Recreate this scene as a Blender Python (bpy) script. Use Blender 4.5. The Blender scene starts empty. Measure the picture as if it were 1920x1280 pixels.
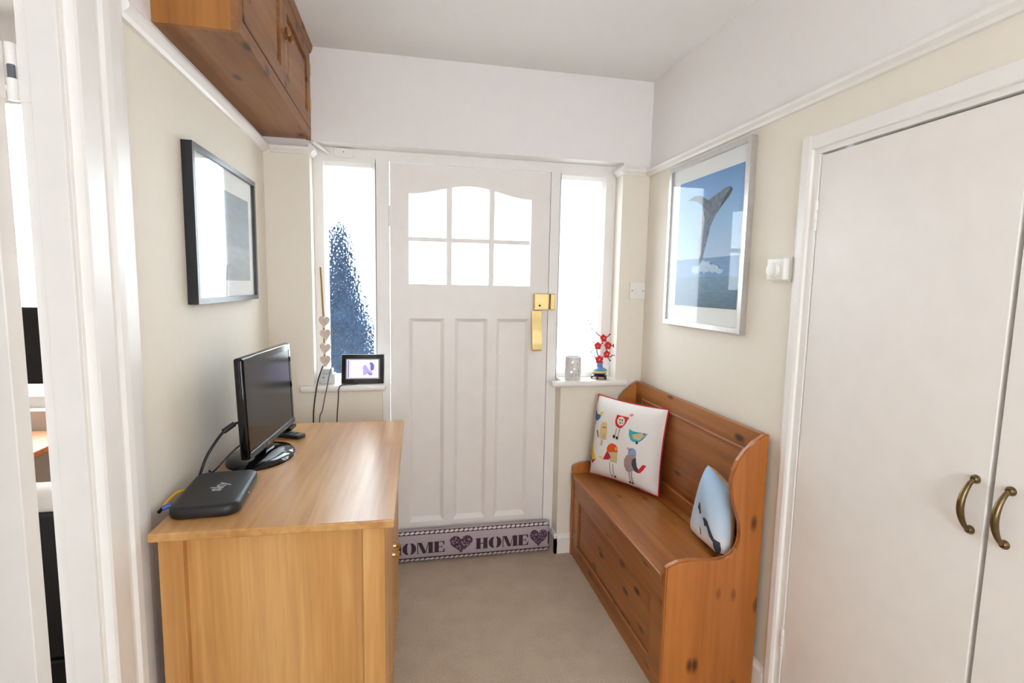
import bpy, bmesh, math, random
from mathutils import Vector, Matrix
random.seed(7)
sc = bpy.context.scene
COL = sc.collection
PI = math.pi

# ------------------------------------------------------------------ camera
CAM_Z = 1.4281
YAW, PITCH, ROLL, FPX = 0.2021, -0.1064, 0.0189, 971.29
cd = bpy.data.cameras.new('camera'); cam = bpy.data.objects.new('camera', cd); COL.objects.link(cam)
fw = Vector((math.sin(YAW)*math.cos(PITCH), math.cos(YAW)*math.cos(PITCH), math.sin(PITCH)))
r0 = Vector((math.cos(YAW), -math.sin(YAW), 0)); u0 = r0.cross(fw)
rt = r0*math.cos(ROLL) + u0*math.sin(ROLL); up = -r0*math.sin(ROLL) + u0*math.cos(ROLL)
M = Matrix((rt, up, -fw)).transposed().to_4x4(); M.translation = (0, 0, CAM_Z)
cam.matrix_world = M
cd.sensor_width = 36.0; cd.lens = FPX/1920*36.0; cd.clip_start = 0.02
sc.camera = cam

# ------------------------------------------------------------------ world, exposure
SKY = 8.8
w = bpy.data.worlds.new('sky'); sc.world = w; w.use_nodes = True
bg = w.node_tree.nodes['Background']; bg.inputs[0].default_value = (0.85, 0.93, 1.0, 1); bg.inputs[1].default_value = SKY
sc.view_settings.view_transform = 'Standard'; sc.view_settings.look = 'None'
sc.view_settings.exposure = 0.2; sc.view_settings.gamma = 1.0; sc.view_settings.use_curve_mapping = False
sc.cycles.use_denoising = True
sc.cycles.max_bounces = 10; sc.cycles.diffuse_bounces = 6; sc.cycles.glossy_bounces = 4
sc.cycles.transmission_bounces = 8; sc.cycles.transparent_max_bounces = 12
sc.cycles.sample_clamp_indirect = 8.0
sc.cycles.blur_glossy = 0.5

# ------------------------------------------------------------------ materials
MATS = {}
def srgb(c):
    return tuple(((v/255)/12.92 if v/255 <= .04045 else ((v/255+.055)/1.055)**2.4) for v in c) + (1,)
def newmat(name):
    m = bpy.data.materials.new(name); m.use_nodes = True
    nt = m.node_tree; b = nt.nodes['Principled BSDF']
    MATS[name] = m
    return m, nt, b
def node(nt, typ, **kw):
    n = nt.nodes.new(typ)
    for k, v in kw.items():
        if k in n.inputs: n.inputs[k].default_value = v
        else: setattr(n, k, v)
    return n
def coords(nt, scale=(1, 1, 1), rnd=True):
    tc = node(nt, 'ShaderNodeTexCoord'); mp = node(nt, 'ShaderNodeMapping'); mp.inputs['Scale'].default_value = scale
    nt.links.new(tc.outputs['Object'], mp.inputs['Vector'])
    if rnd:
        oi = node(nt, 'ShaderNodeObjectInfo'); ml = node(nt, 'ShaderNodeMath', operation='MULTIPLY'); ml.inputs[1].default_value = 7.3
        nt.links.new(oi.outputs['Random'], ml.inputs[0]); nt.links.new(ml.outputs[0], mp.inputs['Location'])
    return mp.outputs[0]
def ramp(nt, fac, stops):
    r = node(nt, 'ShaderNodeValToRGB'); e = r.color_ramp.elements
    while len(e) < len(stops): e.new(0.5)
    for i, (p, c) in enumerate(stops): e[i].position = p; e[i].color = c
    nt.links.new(fac, r.inputs[0]); return r.outputs[0]
def mixc(nt, fac, a, b, typ='MIX'):
    m = node(nt, 'ShaderNodeMix', data_type='RGBA', blend_type=typ)
    for sock, val in ((m.inputs[0], fac), (m.inputs[6], a), (m.inputs[7], b)):
        if isinstance(val, (int, float)): sock.default_value = val
        elif isinstance(val, tuple): sock.default_value = val
        else: nt.links.new(val, sock)
    return m.outputs[2]
def bump(nt, b, h, strength=.2, dist=.002):
    n = node(nt, 'ShaderNodeBump'); n.inputs['Strength'].default_value = strength; n.inputs['Distance'].default_value = dist
    nt.links.new(h, n.inputs['Height']); nt.links.new(n.outputs[0], b.inputs['Normal'])
def plain(name, rgb, rough=.5, metal=0, nscale=40, var=.06, bmp=.05, spec=.5, coat=0):
    """a painted / moulded surface: base colour with a faint mottling and fine relief"""
    m, nt, b = newmat(name); c = srgb(rgb)
    v = coords(nt); n = node(nt, 'ShaderNodeTexNoise'); n.inputs['Scale'].default_value = nscale; n.inputs['Detail'].default_value = 4
    nt.links.new(v, n.inputs['Vector'])
    lo = tuple(x*(1-var) for x in c[:3])+(1,); hi = tuple(min(1, x*(1+var)) for x in c[:3])+(1,)
    nt.links.new(ramp(nt, n.outputs[0], [(.3, lo), (.7, hi)]), b.inputs['Base Color'])
    b.inputs['Roughness'].default_value = rough; b.inputs['Metallic'].default_value = metal
    b.inputs['Specular IOR Level'].default_value = spec
    b.inputs['Coat Weight'].default_value = coat
    if bmp: bump(nt, b, n.outputs[0], bmp, .001)
    return m
def wood(name, cols, axis='Z', fine=60, rough=.4, knots=0, kcol=(70, 32, 10), kscale=7, coat=0):
    m, nt, b = newmat(name)
    st = {'X': (.05, 1, 1), 'Y': (1, .05, 1), 'Z': (1, 1, .05)}[axis]
    v = coords(nt, st)
    n1 = node(nt, 'ShaderNodeTexNoise'); n1.inputs['Scale'].default_value = fine; n1.inputs['Detail'].default_value = 6; n1.inputs['Distortion'].default_value = .6
    n2 = node(nt, 'ShaderNodeTexNoise'); n2.inputs['Scale'].default_value = fine*.16; n2.inputs['Detail'].default_value = 3; n2.inputs['Distortion'].default_value = 1.2
    for n in (n1, n2): nt.links.new(v, n.inputs['Vector'])
    a = ramp(nt, n1.outputs[0], [(.3, srgb(cols[0])), (.55, srgb(cols[1])), (.75, srgb(cols[2]))])
    c = ramp(nt, n2.outputs[0], [(.35, srgb(cols[0])), (.5, srgb(cols[1])), (.65, srgb(cols[2]))])
    out = mixc(nt, .5, a, c)
    if knots:
        ks = {'X': (.45, 1, 1), 'Y': (1, .45, 1), 'Z': (1, 1, .45)}[axis]
        kv = coords(nt, ks)
        vo = node(nt, 'ShaderNodeTexVoronoi'); vo.inputs['Scale'].default_value = kscale; nt.links.new(kv, vo.inputs['Vector'])
        f = ramp(nt, vo.outputs['Distance'], [(.0, (1, 1, 1, 1)), (.07*knots, (.9, .9, .9, 1)), (.16*knots, (0, 0, 0, 1))])
        out = mixc(nt, f, out, srgb(kcol))
    nt.links.new(out, b.inputs['Base Color'])
    b.inputs['Roughness'].default_value = rough; b.inputs['Coat Weight'].default_value = coat; b.inputs['Coat Roughness'].default_value = .25
    bump(nt, b, n1.outputs[0], .08, .001)
    return m

plain('wall_cream', (235, 227, 214), .7, nscale=25, var=.008, bmp=.015, spec=.3)
plain('wall_white', (238, 233, 231), .7, nscale=25, var=.008, bmp=.015, spec=.3)
plain('ceiling_white', (236, 234, 232), .8, nscale=30, var=.008, bmp=.02, spec=.2)
plain('gloss_white', (240, 236, 232), .32, nscale=15, var=.015, bmp=.03)
plain('door_white', (238, 232, 227), .38, nscale=15, var=.015, bmp=.03)
plain('plastic_white', (238, 236, 230), .35, nscale=30, var=.01, bmp=0)
plain('plastic_grey', (205, 204, 205), .4, nscale=30, var=.01, bmp=0)
plain('black_gloss', (12, 12, 14), .08, nscale=20, var=.05, bmp=0)
plain('black_matt', (24, 24, 27), .45, nscale=60, var=.1, bmp=.02)
plain('black_cable', (14, 14, 15), .5, nscale=60, var=.05, bmp=0)
plain('grey_bezel', (70, 72, 80), .25, nscale=60, var=.05, bmp=0)
plain('screen_dark', (20, 19, 24), .18, nscale=8, var=.05, bmp=0)
plain('brass', (220, 194, 136), .3, 1, nscale=30, var=.05, bmp=.02)
plain('old_bronze', (120, 100, 70), .3, 1, nscale=60, var=.2, bmp=.05)
plain('dark_hole', (10, 9, 8), .8, bmp=0)
plain('silver', (205, 203, 202), .3, .85, nscale=60, var=.04, bmp=.02)
plain('frame_dark', (30, 31, 38), .3, nscale=50, var=.1, bmp=.02)
plain('mat_white', (232, 233, 232), .7, nscale=80, var=.01, bmp=.02)
plain('remote_grey', (95, 100, 105), .4, nscale=90, var=.1, bmp=.02)
plain('logo_grey', (165, 165, 170), .4, bmp=0)
plain('cable_yellow', (225, 175, 40), .4, bmp=0)
plain('cable_blue', (50, 80, 170), .4, bmp=0)
plain('ink_purple', (66, 40, 58), .85, nscale=300, var=.25, bmp=.1)
plain('ink_white', (214, 206, 208), .85, nscale=300, var=.05, bmp=.1)
plain('piping_red', (190, 30, 46), .7, nscale=400, var=.1, bmp=.1)
plain('twine', (160, 118, 70), .9, nscale=300, var=.3, bmp=.4)
plain('lime_wood', (206, 190, 178), .75, nscale=60, var=.12, bmp=.2)
plain('ceramic_white', (216, 213, 209), .3, nscale=30, var=.01, bmp=0)
plain('vase_blue', (96, 142, 190), .25, nscale=30, var=.06, bmp=0)
plain('vase_yellow', (216, 200, 110), .3, nscale=30, var=.06, bmp=0)
plain('vase_navy', (40, 48, 96), .3, nscale=30, var=.06, bmp=0)
plain('stand_brown', (84, 34, 24), .3, nscale=50, var=.2, bmp=.05)
plain('petal_red', (208, 14, 34), .35, nscale=80, var=.15, bmp=.05)
plain('stamen_gold', (235, 180, 70), .5, bmp=0)
plain('twig_dark', (52, 32, 36), .6, nscale=90, var=.2, bmp=.2)
plain('plinth_paint', (238, 234, 228), .4, nscale=20, var=.015, bmp=.02)
plain('paving', (190, 188, 184), .9, nscale=5, var=.1, bmp=.2)
plain('foliage_haze', (40, 72, 104), .8, nscale=30, var=.35, bmp=.2)  # blue of haze and underexposure put into the leaf colour
plain('bark', (70, 56, 46), .9, nscale=40, var=.3, bmp=.4)
plain('fabric_white', (235, 230, 226), .9, nscale=500, var=.05, bmp=.15)
plain('fabric_beige', (214, 196, 168), .9, nscale=500, var=.05, bmp=.15)
plain('whale_grey', (104, 116, 134), .7, nscale=60, var=.35, bmp=0)
plain('whale_dark', (64, 74, 92), .7, nscale=60, var=.25, bmp=0)
plain('whale_pale', (176, 186, 198), .7, nscale=90, var=.25, bmp=0)
plain('spray_white', (172, 198, 222), .7, nscale=120, var=.16, bmp=0)
PRINT = {'b': (46, 100, 148), 'y': (236, 196, 60), 't': (226, 194, 136), 'k': (202, 186, 138), 'g': (130, 132, 160), 'r': (208, 36, 44),
         'p': (224, 130, 130), 'e': (58, 160, 178), 's': (142, 166, 200), 'm': (190, 36, 66), 'o': (226, 84, 30), 'q': (170, 140, 140),
         'd': (58, 64, 76), 'C': (228, 214, 196), 'F': (62, 52, 50), 'L': (70, 62, 62), 'Y': (238, 206, 70)}
for k, c in PRINT.items(): plain('print_'+k, c, .9, nscale=260, var=.14, bmp=.1)

wood('oak', [(176, 122, 66), (202, 150, 88), (218, 172, 112)], 'Z', 55, .42)
wood('oak_top', [(170, 118, 66), (196, 146, 88), (210, 164, 108)], 'Y', 55, .28, coat=.15)
wood('pine_front', [(134, 76, 30), (160, 97, 44), (180, 118, 58)], 'Y', 40, .38, 1.25, (62, 28, 10), 11.5, coat=.1)
wood('pine_end', [(158, 92, 36), (180, 108, 48), (196, 126, 62)], 'Z', 40, .38, 1.25, (70, 32, 12), 11, coat=.1)
wood('pine_cab', [(122, 76, 40), (148, 98, 56), (168, 120, 74)], 'Y', 40, .42, 1.5, (70, 36, 18), 13)
wood('pine_cab_end', [(140, 86, 34), (162, 104, 44), (178, 120, 56)], 'Z', 45, .42)
wood('orange_wood', [(176, 92, 44), (200, 112, 58), (214, 132, 74)], 'Z', 45, .4)

# carpet
m, nt, b = newmat('carpet'); v = coords(nt, rnd=False)
n = node(nt, 'ShaderNodeTexNoise'); n.inputs['Scale'].default_value = 260; n.inputs['Detail'].default_value = 5; nt.links.new(v, n.inputs['Vector'])
n2 = node(nt, 'ShaderNodeTexNoise'); n2.inputs['Scale'].default_value = 9; nt.links.new(v, n2.inputs['Vector'])
c1 = ramp(nt, n.outputs[0], [(.3, srgb((176, 156, 136))), (.7, srgb((216, 198, 178)))])
c2 = ramp(nt, n2.outputs[0], [(.3, (.88, .88, .88, 1)), (.7, (1, 1, 1, 1))])
nt.links.new(mixc(nt, 1.0, c1, c2, 'MULTIPLY'), b.inputs['Base Color']); b.inputs['Roughness'].default_value = 1; b.inputs['Specular IOR Level'].default_value = .1
bump(nt, b, n.outputs[0], .8, .006)

# obscure patterned glass: part of the light goes straight through, part is bent by the hammered pattern
def glass(name, clear, scale):
    m = bpy.data.materials.new(name); m.use_nodes = True; nt = m.node_tree; nt.nodes.clear(); MATS[name] = m
    out = node(nt, 'ShaderNodeOutputMaterial')
    tr = node(nt, 'ShaderNodeBsdfTransparent'); tr.inputs[0].default_value = (.97, .985, .985, 1)
    rf = node(nt, 'ShaderNodeBsdfRefraction'); rf.inputs['Roughness'].default_value = .03; rf.inputs['IOR'].default_value = 1.13; rf.inputs[0].default_value = (.97, .985, .985, 1)
    gl = node(nt, 'ShaderNodeBsdfGlossy'); gl.inputs['Roughness'].default_value = .1
    v = coords(nt, rnd=False)
    vo = node(nt, 'ShaderNodeTexVoronoi', feature='SMOOTH_F1'); vo.inputs['Scale'].default_value = scale; nt.links.new(v, vo.inputs['Vector'])
    bp = node(nt, 'ShaderNodeBump'); bp.inputs['Strength'].default_value = 1; bp.inputs['Distance'].default_value = .012
    nt.links.new(vo.outputs['Distance'], bp.inputs['Height'])
    nt.links.new(bp.outputs[0], rf.inputs['Normal']); nt.links.new(bp.outputs[0], gl.inputs['Normal'])
    mx = node(nt, 'ShaderNodeMixShader'); mx.inputs[0].default_value = clear
    nt.links.new(rf.outputs[0], mx.inputs[1]); nt.links.new(tr.outputs[0], mx.inputs[2])
    m2 = node(nt, 'ShaderNodeMixShader'); m2.inputs[0].default_value = .04
    nt.links.new(mx.outputs[0], m2.inputs[1]); nt.links.new(gl.outputs[0], m2.inputs[2])
    nt.links.new(m2.outputs[0], out.inputs[0])
glass('pattern_glass', .55, 85)
def clear_glass(name, f0):
    m = bpy.data.materials.new(name); m.use_nodes = True; nt = m.node_tree; nt.nodes.clear(); MATS[name] = m
    out = node(nt, 'ShaderNodeOutputMaterial'); tr = node(nt, 'ShaderNodeBsdfTransparent'); gl = node(nt, 'ShaderNodeBsdfGlossy'); gl.inputs['Roughness'].default_value = .02
    lw = node(nt, 'ShaderNodeLayerWeight'); lw.inputs[0].default_value = .5
    pw = node(nt, 'ShaderNodeMath', operation='POWER'); pw.inputs[1].default_value = 5; nt.links.new(lw.outputs['Facing'], pw.inputs[0])
    ma = node(nt, 'ShaderNodeMath', operation='MULTIPLY_ADD'); ma.inputs[1].default_value = .5; ma.inputs[2].default_value = f0; nt.links.new(pw.outputs[0], ma.inputs[0])
    mx = node(nt, 'ShaderNodeMixShader'); nt.links.new(ma.outputs[0], mx.inputs[0]); nt.links.new(tr.outputs[0], mx.inputs[1]); nt.links.new(gl.outputs[0], mx.inputs[2])
    nt.links.new(mx.outputs[0], out.inputs[0])
clear_glass('clear_glass', .02)

# printed pictures (ink on paper: colour by height of the sheet)
def print_ramp(name, stops, z0, z1, nscale=12, namt=.25, stretch=(1, 1, 1)):
    m, nt, b = newmat(name); tc = node(nt, 'ShaderNodeTexCoord'); sp = node(nt, 'ShaderNodeSeparateXYZ'); nt.links.new(tc.outputs['Object'], sp.inputs[0])
    mr = node(nt, 'ShaderNodeMapRange'); mr.inputs['From Min'].default_value = z0; mr.inputs['From Max'].default_value = z1; nt.links.new(sp.outputs['Z'], mr.inputs['Value'])
    base = ramp(nt, mr.outputs[0], [(p, srgb(c)) for p, c in stops])
    mp = node(nt, 'ShaderNodeMapping'); mp.inputs['Scale'].default_value = stretch; nt.links.new(tc.outputs['Object'], mp.inputs['Vector'])
    n = node(nt, 'ShaderNodeTexNoise'); n.inputs['Scale'].default_value = nscale; n.inputs['Detail'].default_value = 6; nt.links.new(mp.outputs[0], n.inputs['Vector'])
    g = ramp(nt, n.outputs[0], [(.3, (1-namt, 1-namt, 1-namt, 1)), (.7, (1, 1, 1, 1))])
    nt.links.new(mixc(nt, 1.0, base, g, 'MULTIPLY'), b.inputs['Base Color']); b.inputs['Roughness'].default_value = .6
    return m
print_ramp('print_sky', [(0, (168, 196, 226)), (.5, (134, 178, 222)), (1, (98, 152, 208))], 1.56, 1.9, 6, .06)
print_ramp('print_far_sea', [(0, (104, 150, 196)), (1, (96, 140, 188))], 1.48, 1.56, 30, .2, (1, 1, 4))
print_ramp('print_near_sea', [(0, (62, 110, 134)), (1, (96, 144, 178))], 1.35, 1.485, 22, .45, (1, 1, 5))
print_ramp('print_seascape', [(0, (150, 160, 168)), (.4, (176, 184, 190)), (.45, (150, 164, 174)), (1, (128, 146, 158))], 1.4, 1.75, 14, .2, (1, 1, 4))
print_ramp('fabric_penguin', [(0, (240, 232, 230)), (.22, (236, 232, 234)), (.34, (206, 220, 236)), (.7, (180, 206, 232)), (1, (170, 202, 234))], -.15, .15, 200, .06)

m, nt, b = newmat('screen_lit'); b.inputs['Base Color'].default_value = (.02, .02, .02, 1); b.inputs['Emission Color'].default_value = srgb((236, 232, 250)); b.inputs['Emission Strength'].default_value = 1.0
m, nt, b = newmat('screen_ink'); b.inputs['Base Color'].default_value = (.02, .02, .02, 1); b.inputs['Emission Color'].default_value = srgb((120, 104, 226)); b.inputs['Emission Strength'].default_value = .8
m, nt, b = newmat('screen_ink_pale'); b.inputs['Base Color'].default_value = (.02, .02, .02, 1); b.inputs['Emission Color'].default_value = srgb((186, 176, 240)); b.inputs['Emission Strength'].default_value = .9

# ------------------------------------------------------------------ mesh helpers
def box(bm, x0, x1, y0, y1, z0, z1, bev=0, seg=2):
    vs = [bm.verts.new(p) for p in ((x0, y0, z0), (x1, y0, z0), (x1, y1, z0), (x0, y1, z0), (x0, y0, z1), (x1, y0, z1), (x1, y1, z1), (x0, y1, z1))]
    fs = [bm.faces.new([vs[i] for i in q]) for q in ((0, 3, 2, 1), (4, 5, 6, 7), (0, 1, 5, 4), (1, 2, 6, 5), (2, 3, 7, 6), (3, 0, 4, 7))]
    if bev:
        es = list({e for f in fs for e in f.edges})
        bmesh.ops.bevel(bm, geom=es, offset=bev, segments=seg, affect='EDGES', profile=.5)
def prism(bm, pts, axis, a, b):
    """pts: 2-D outline in the other two axes (X: (y,z); Y: (x,z); Z: (x,y)), extruded from a to b"""
    def P(p, t): return {'X': (t, p[0], p[1]), 'Y': (p[0], t, p[1]), 'Z': (p[0], p[1], t)}[axis]
    v0 = [bm.verts.new(P(p, a)) for p in pts]; v1 = [bm.verts.new(P(p, b)) for p in pts]
    n = len(pts)
    bm.faces.new(v0); bm.faces.new(list(reversed(v1)))
    for i in range(n): bm.faces.new((v0[(i+1) % n], v0[i], v1[i], v1[(i+1) % n]))
def tube(bm, pts, r, seg=8, caps=True):
    pts = [Vector(p) for p in pts]; rings = []; ref = None
    for i, p in enumerate(pts):
        d = (pts[min(i+1, len(pts)-1)] - pts[max(i-1, 0)]).normalized()
        if ref is None: ref = Vector((0, 0, 1)) if abs(d.z) < .9 else Vector((1, 0, 0))
        a = d.cross(ref).normalized(); bb = a.cross(d).normalized(); ref = bb
        rr = r[i] if isinstance(r, (list, tuple)) else r
        rings.append([bm.verts.new(p + (a*math.cos(2*PI*k/seg) + bb*math.sin(2*PI*k/seg))*rr) for k in range(seg)])
    for q in range(len(rings)-1):
        for k in range(seg): bm.faces.new((rings[q][k], rings[q][(k+1) % seg], rings[q+1][(k+1) % seg], rings[q+1][k]))
    if caps: bm.faces.new(list(reversed(rings[0]))); bm.faces.new(rings[-1])
def smooth_path(pts, n=8):
    pts = [Vector(p) for p in pts]; out = []
    for i in range(len(pts)-1):
        p0 = pts[max(i-1, 0)]; p1 = pts[i]; p2 = pts[i+1]; p3 = pts[min(i+2, len(pts)-1)]
        for k in range(n):
            t = k/n; out.append(.5*((2*p1) + (p2-p0)*t + (2*p0-5*p1+4*p2-p3)*t*t + (3*p1-p0-3*p2+p3)*t**3))
    out.append(pts[-1]); return out
def lathe(bm, prof, cx, cy, seg=28):
    rings = []
    for r, z in prof: rings.append([bm.verts.new((cx+r*math.cos(2*PI*k/seg), cy+r*math.sin(2*PI*k/seg), z)) for k in range(seg)])
    for q in range(len(rings)-1):
        for k in range(seg): bm.faces.new((rings[q][k], rings[q][(k+1) % seg], rings[q+1][(k+1) % seg], rings[q+1][k]))
    bm.faces.new(list(reversed(rings[0]))); bm.faces.new(rings[-1])
def B(): return bmesh.new()
def obj(name, bm, mats, parent=None, smooth=False, world=True):
    """one mesh object; with a parent and world=True the coordinates given are world coordinates"""
    bmesh.ops.recalc_face_normals(bm, faces=bm.faces)
    me = bpy.data.meshes.new(name); bm.to_mesh(me); bm.free()
    if isinstance(mats, str): mats = [mats]
    for k in mats: me.materials.append(MATS[k])
    if smooth:
        for p in me.polygons: p.use_smooth = True
        me.set_sharp_from_angle(angle=math.radians(40))
    o = bpy.data.objects.new(name, me); COL.objects.link(o)
    if parent is not None:
        o.parent = parent
        if world:
            r = parent
            while r.parent: r = r.parent
            if parent.parent is None: o.matrix_parent_inverse = r.matrix_basis.inverted()
    return o
def tag(o, label, cat, group=None, kind=None):
    o['label'] = label; o['category'] = cat
    if group: o['group'] = group
    if kind: o['kind'] = kind
    return o
def thing(name, loc, label, cat, rz=0, group=None, kind=None):
    o = bpy.data.objects.new(name, None); COL.objects.link(o); o.location = loc; o.rotation_euler = (0, 0, rz); o.empty_display_size = .05
    return tag(o, label, cat, group, kind)
def struct(name, bm, mats, label, cat='structure', smooth=False):
    return tag(obj(name, bm, mats, smooth=smooth), label, cat, kind='structure')
def boxes(bl, bev=0):
    bm = B()
    for b_ in bl: box(bm, *b_, bev=bev)
    return bm
def bx(*a, bev=0, seg=2):
    bm = B(); box(bm, *a, bev=bev, seg=seg); return bm

# ------------------------------------------------------------------ the room
L, R, D, C = -0.625, 1.238, 2.564, 2.472       # hall: left wall, right wall, front wall, ceiling
DD = 2.665                                     # plane of the front door
BK = -1.35                                     # back of the hall
SX = -3.0                                      # far side of the next room
OUT = 2.78                                     # outside face of the front wall
RL, RR, HZ = -0.43, 1.091, 2.066               # recess of door and sidelights
struct('floor', boxes([(SX-.1, R+.1, BK-.1, D+.1, -.06, 0)]), 'carpet', 'beige wool carpet floor of the hallway', 'floor')
struct('ceiling', boxes([(SX-.1, R+.1, BK-.1, OUT, C, C+.06)]), 'ceiling_white', 'plain white plaster ceiling', 'ceiling')
RZ0, RZ1 = 2.004, 2.047                        # picture rail
def split_wall(name, bl, label):
    """a wall painted cream below the picture rail and white above it"""
    lo = [b_ for b_ in bl if b_[5] <= 2.03 or b_[4] < 2.03]; bm = B(); bm2 = B()
    for (x0, x1, y0, y1, z0, z1) in bl:
        if z0 < 2.025: box(bm, x0, x1, y0, y1, z0, min(z1, 2.025))
        if z1 > 2.025: box(bm2, x0, x1, y0, y1, max(z0, 2.025), z1)
    me2 = bpy.data.meshes.new('t'); bm2.to_mesh(me2); bm2.free()
    n0 = len(bm.faces); bm.from_mesh(me2); bm.faces.ensure_lookup_table()
    for f in bm.faces[n0:]: f.material_index = 1
    return struct(name, bm, ['wall_cream', 'wall_white'], label, 'wall')
split_wall('wall_front', [
    (L, RL, D, OUT, 0, C), (RR, R, D, OUT, 0, C), (RL, RR, D, OUT, HZ, C),
    (RL, -.118, D, OUT, 0, .912), (.79, RR, D, OUT, 0, .912),
    (SX, -2.45, D, OUT, 0, C), (-1.05, L, D, OUT, 0, C), (-2.45, -1.05, D, OUT, 0, .85), (-2.45, -1.05, D, OUT, 2.2, C)],
    'front wall, cream below the picture rail and white above')
JX, JY = -.698, 1.163                          # doorway in the left wall
split_wall('wall_left', [(JX, L, JY+.028, D, 0, C), (JX, L, .30, JY+.028, 2.03, C), (JX, L, BK, .30, 0, C)],
           'left hallway wall, cream paint under a white picture rail')
split_wall('wall_right', [(R, R+.1, 1.442, OUT, 0, C), (R, R+.1, .25, 1.442, 1.875, C), (R, R+.1, BK, .25, 0, C)],
           'right hallway wall, cream paint under a white picture rail')
split_wall('wall_back', [(L, -.25, BK-.1, BK, 0, C), (.95, R, BK-.1, BK, 0, C), (-.25, .95, BK-.1, BK, 0, .7), (-.25, .95, BK-.1, BK, 2.25, C)],
           'back wall of the hallway with a wide opening added for fill light')
split_wall('wall_side_room', [(SX-.1, SX, BK, OUT, 0, C), (SX, JX, BK-.1, BK, 0, C)], 'walls of the room beyond the open door')

# picture rails: a moulded profile run along the walls
RAIL = [(0, 2.004), (.012, 2.004), (.018, 2.012), (.030, 2.020), (.032, 2.030), (.026, 2.038), (.016, 2.042), (.014, 2.047), (0, 2.047)]
bm = B(); prism(bm, [(R-d, z) for d, z in RAIL], 'Y', BK, D)      # along the right wall (outline in x,z)
struct('trim_1', bm, 'gloss_white', 'white moulded picture rail along the right wall', 'picture rail')
bm = B(); prism(bm, [(L+d, z) for d, z in RAIL], 'Y', 1.3535, D)
struct('trim_2', bm, 'gloss_white', 'white moulded picture rail under the wall cabinet', 'picture rail')
bm = B(); prism(bm, [(D-d, z) for d, z in RAIL], 'X', RR-.001, R-.033)
prism(bm, [(RR-.001-d*.8, z) for d, z in RAIL], 'Y', D-.03, D+.06)
struct('trim_3', bm, 'gloss_white', 'short white picture rail returning into the recess beside the whale picture', 'picture rail')
bm = B(); prism(bm, [(D-d, z) for d, z in RAIL], 'X', L+.033, RL+.001)
prism(bm, [(RL+.001+d*.8, z) for d, z in RAIL], 'Y', D-.03, D+.06)
struct('trim_4', bm, 'gloss_white', 'short white picture rail returning into the recess beside the wall cabinet', 'picture rail')

# skirting boards
SK = [(0, 0), (.016, 0), (.016, .085), (.010, .098), (.004, .105), (0, .105)]
bm = B(); prism(bm, [(D-d, z) for d, z in SK], 'X', .79-.016, R); prism(bm, [(.79-d, z) for d, z in SK], 'Y', D-.016, DD-.02)
struct('baseboard_front', bm, 'plinth_paint', 'white skirting board under the sill beside the bench', 'skirting board')
bm = B(); prism(bm, [(R-d, z) for d, z in SK], 'Y', 1.478, D-.016)
struct('baseboard_right', bm, 'plinth_paint', 'white skirting board behind the pine bench', 'skirting board')
bm = B(); prism(bm, [(L+d, z) for d, z in SK], 'Y', 1.37, D); prism(bm, [(D-d, z) for d, z in SK], 'X', L+.016, -.118)
struct('baseboard_left', bm, 'plinth_paint', 'white skirting board behind the oak sideboard', 'skirting board')

# ---- door frame and sidelights
FX = DD-.006
bm = boxes([(-.147, -.081, FX, DD+.06, 0, 2.018), (.738, .79, FX, DD+.06, 0, 2.018), (RL, RR, FX, DD+.06, 2.018, HZ)])
box(bm, -.081, .738, DD+.03, DD+.06, 0, .018)
struct('trim_5', bm, 'gloss_white', 'white painted frame around the front door', 'door frame')
def sidelight(name, x0, x1, gx0, gx1, gz0, gz1, sx0, sx1, label, rnd):
    t = thing(name, ((x0+x1)/2, DD, .912), label, 'window', kind='structure')
    e = .016
    bm = boxes([(x0, gx0-e, FX, DD+.06, .94, 2.018), (gx1+e, x1, FX, DD+.06, .94, 2.018), (gx0-e, gx1+e, FX, DD+.06, .94, gz0-e), (gx0-e, gx1+e, FX, DD+.06, gz1+e, 2.018)])
    f = obj('frame', bm, 'gloss_white', t)
    bm = B()                                                     # sloping glazing bead
    o = [(gx0-e, gz0-e), (gx1+e, gz0-e), (gx1+e, gz1+e), (gx0-e, gz1+e)]; i_ = [(gx0, gz0), (gx1, gz0), (gx1, gz1), (gx0, gz1)]
    vo = [bm.verts.new((x, DD-.002, z)) for x, z in o]; vi = [bm.verts.new((x, DD+.02, z)) for x, z in i_]; vb = [bm.verts.new((x, DD+.035, z)) for x, z in i_]; vc = [bm.verts.new((x, DD+.035, z)) for x, z in o]
    for a_, b_ in ((vo, vi), (vi, vb), (vb, vc), (vc, vo)):
        for k in range(4): bm.faces.new((a_[k], a_[(k+1) % 4], b_[(k+1) % 4], b_[k]))
    obj('glazing_bead', bm, 'gloss_white', t)
    obj('pane', bx(gx0, gx1, DD+.022, DD+.027, gz0, gz1), 'pattern_glass', t)
    bm = B(); bw = .035
    # sill board with rounded nose, notched round the pier
    box(bm, sx0, sx1, D-.036, D, .912, .944, bev=.012, seg=3)
    box(bm, max(sx0, x0), min(sx1, x1), D-.012, FX+.02, .912, .944)
    obj('sill', bm, 'gloss_white', t, smooth=True)
    return t
sidelight('window_1', RL, -.147, -.371, -.160, .975, 1.987, -.493, -.097, 'tall narrow sidelight with hammered glass, dark shrub showing behind it', 0)
sidelight('window_2', .79, RR, .803, 1.022, .985, 1.99, .735, 1.152, 'tall narrow bright sidelight with hammered glass behind the flower vase', 1)

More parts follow.
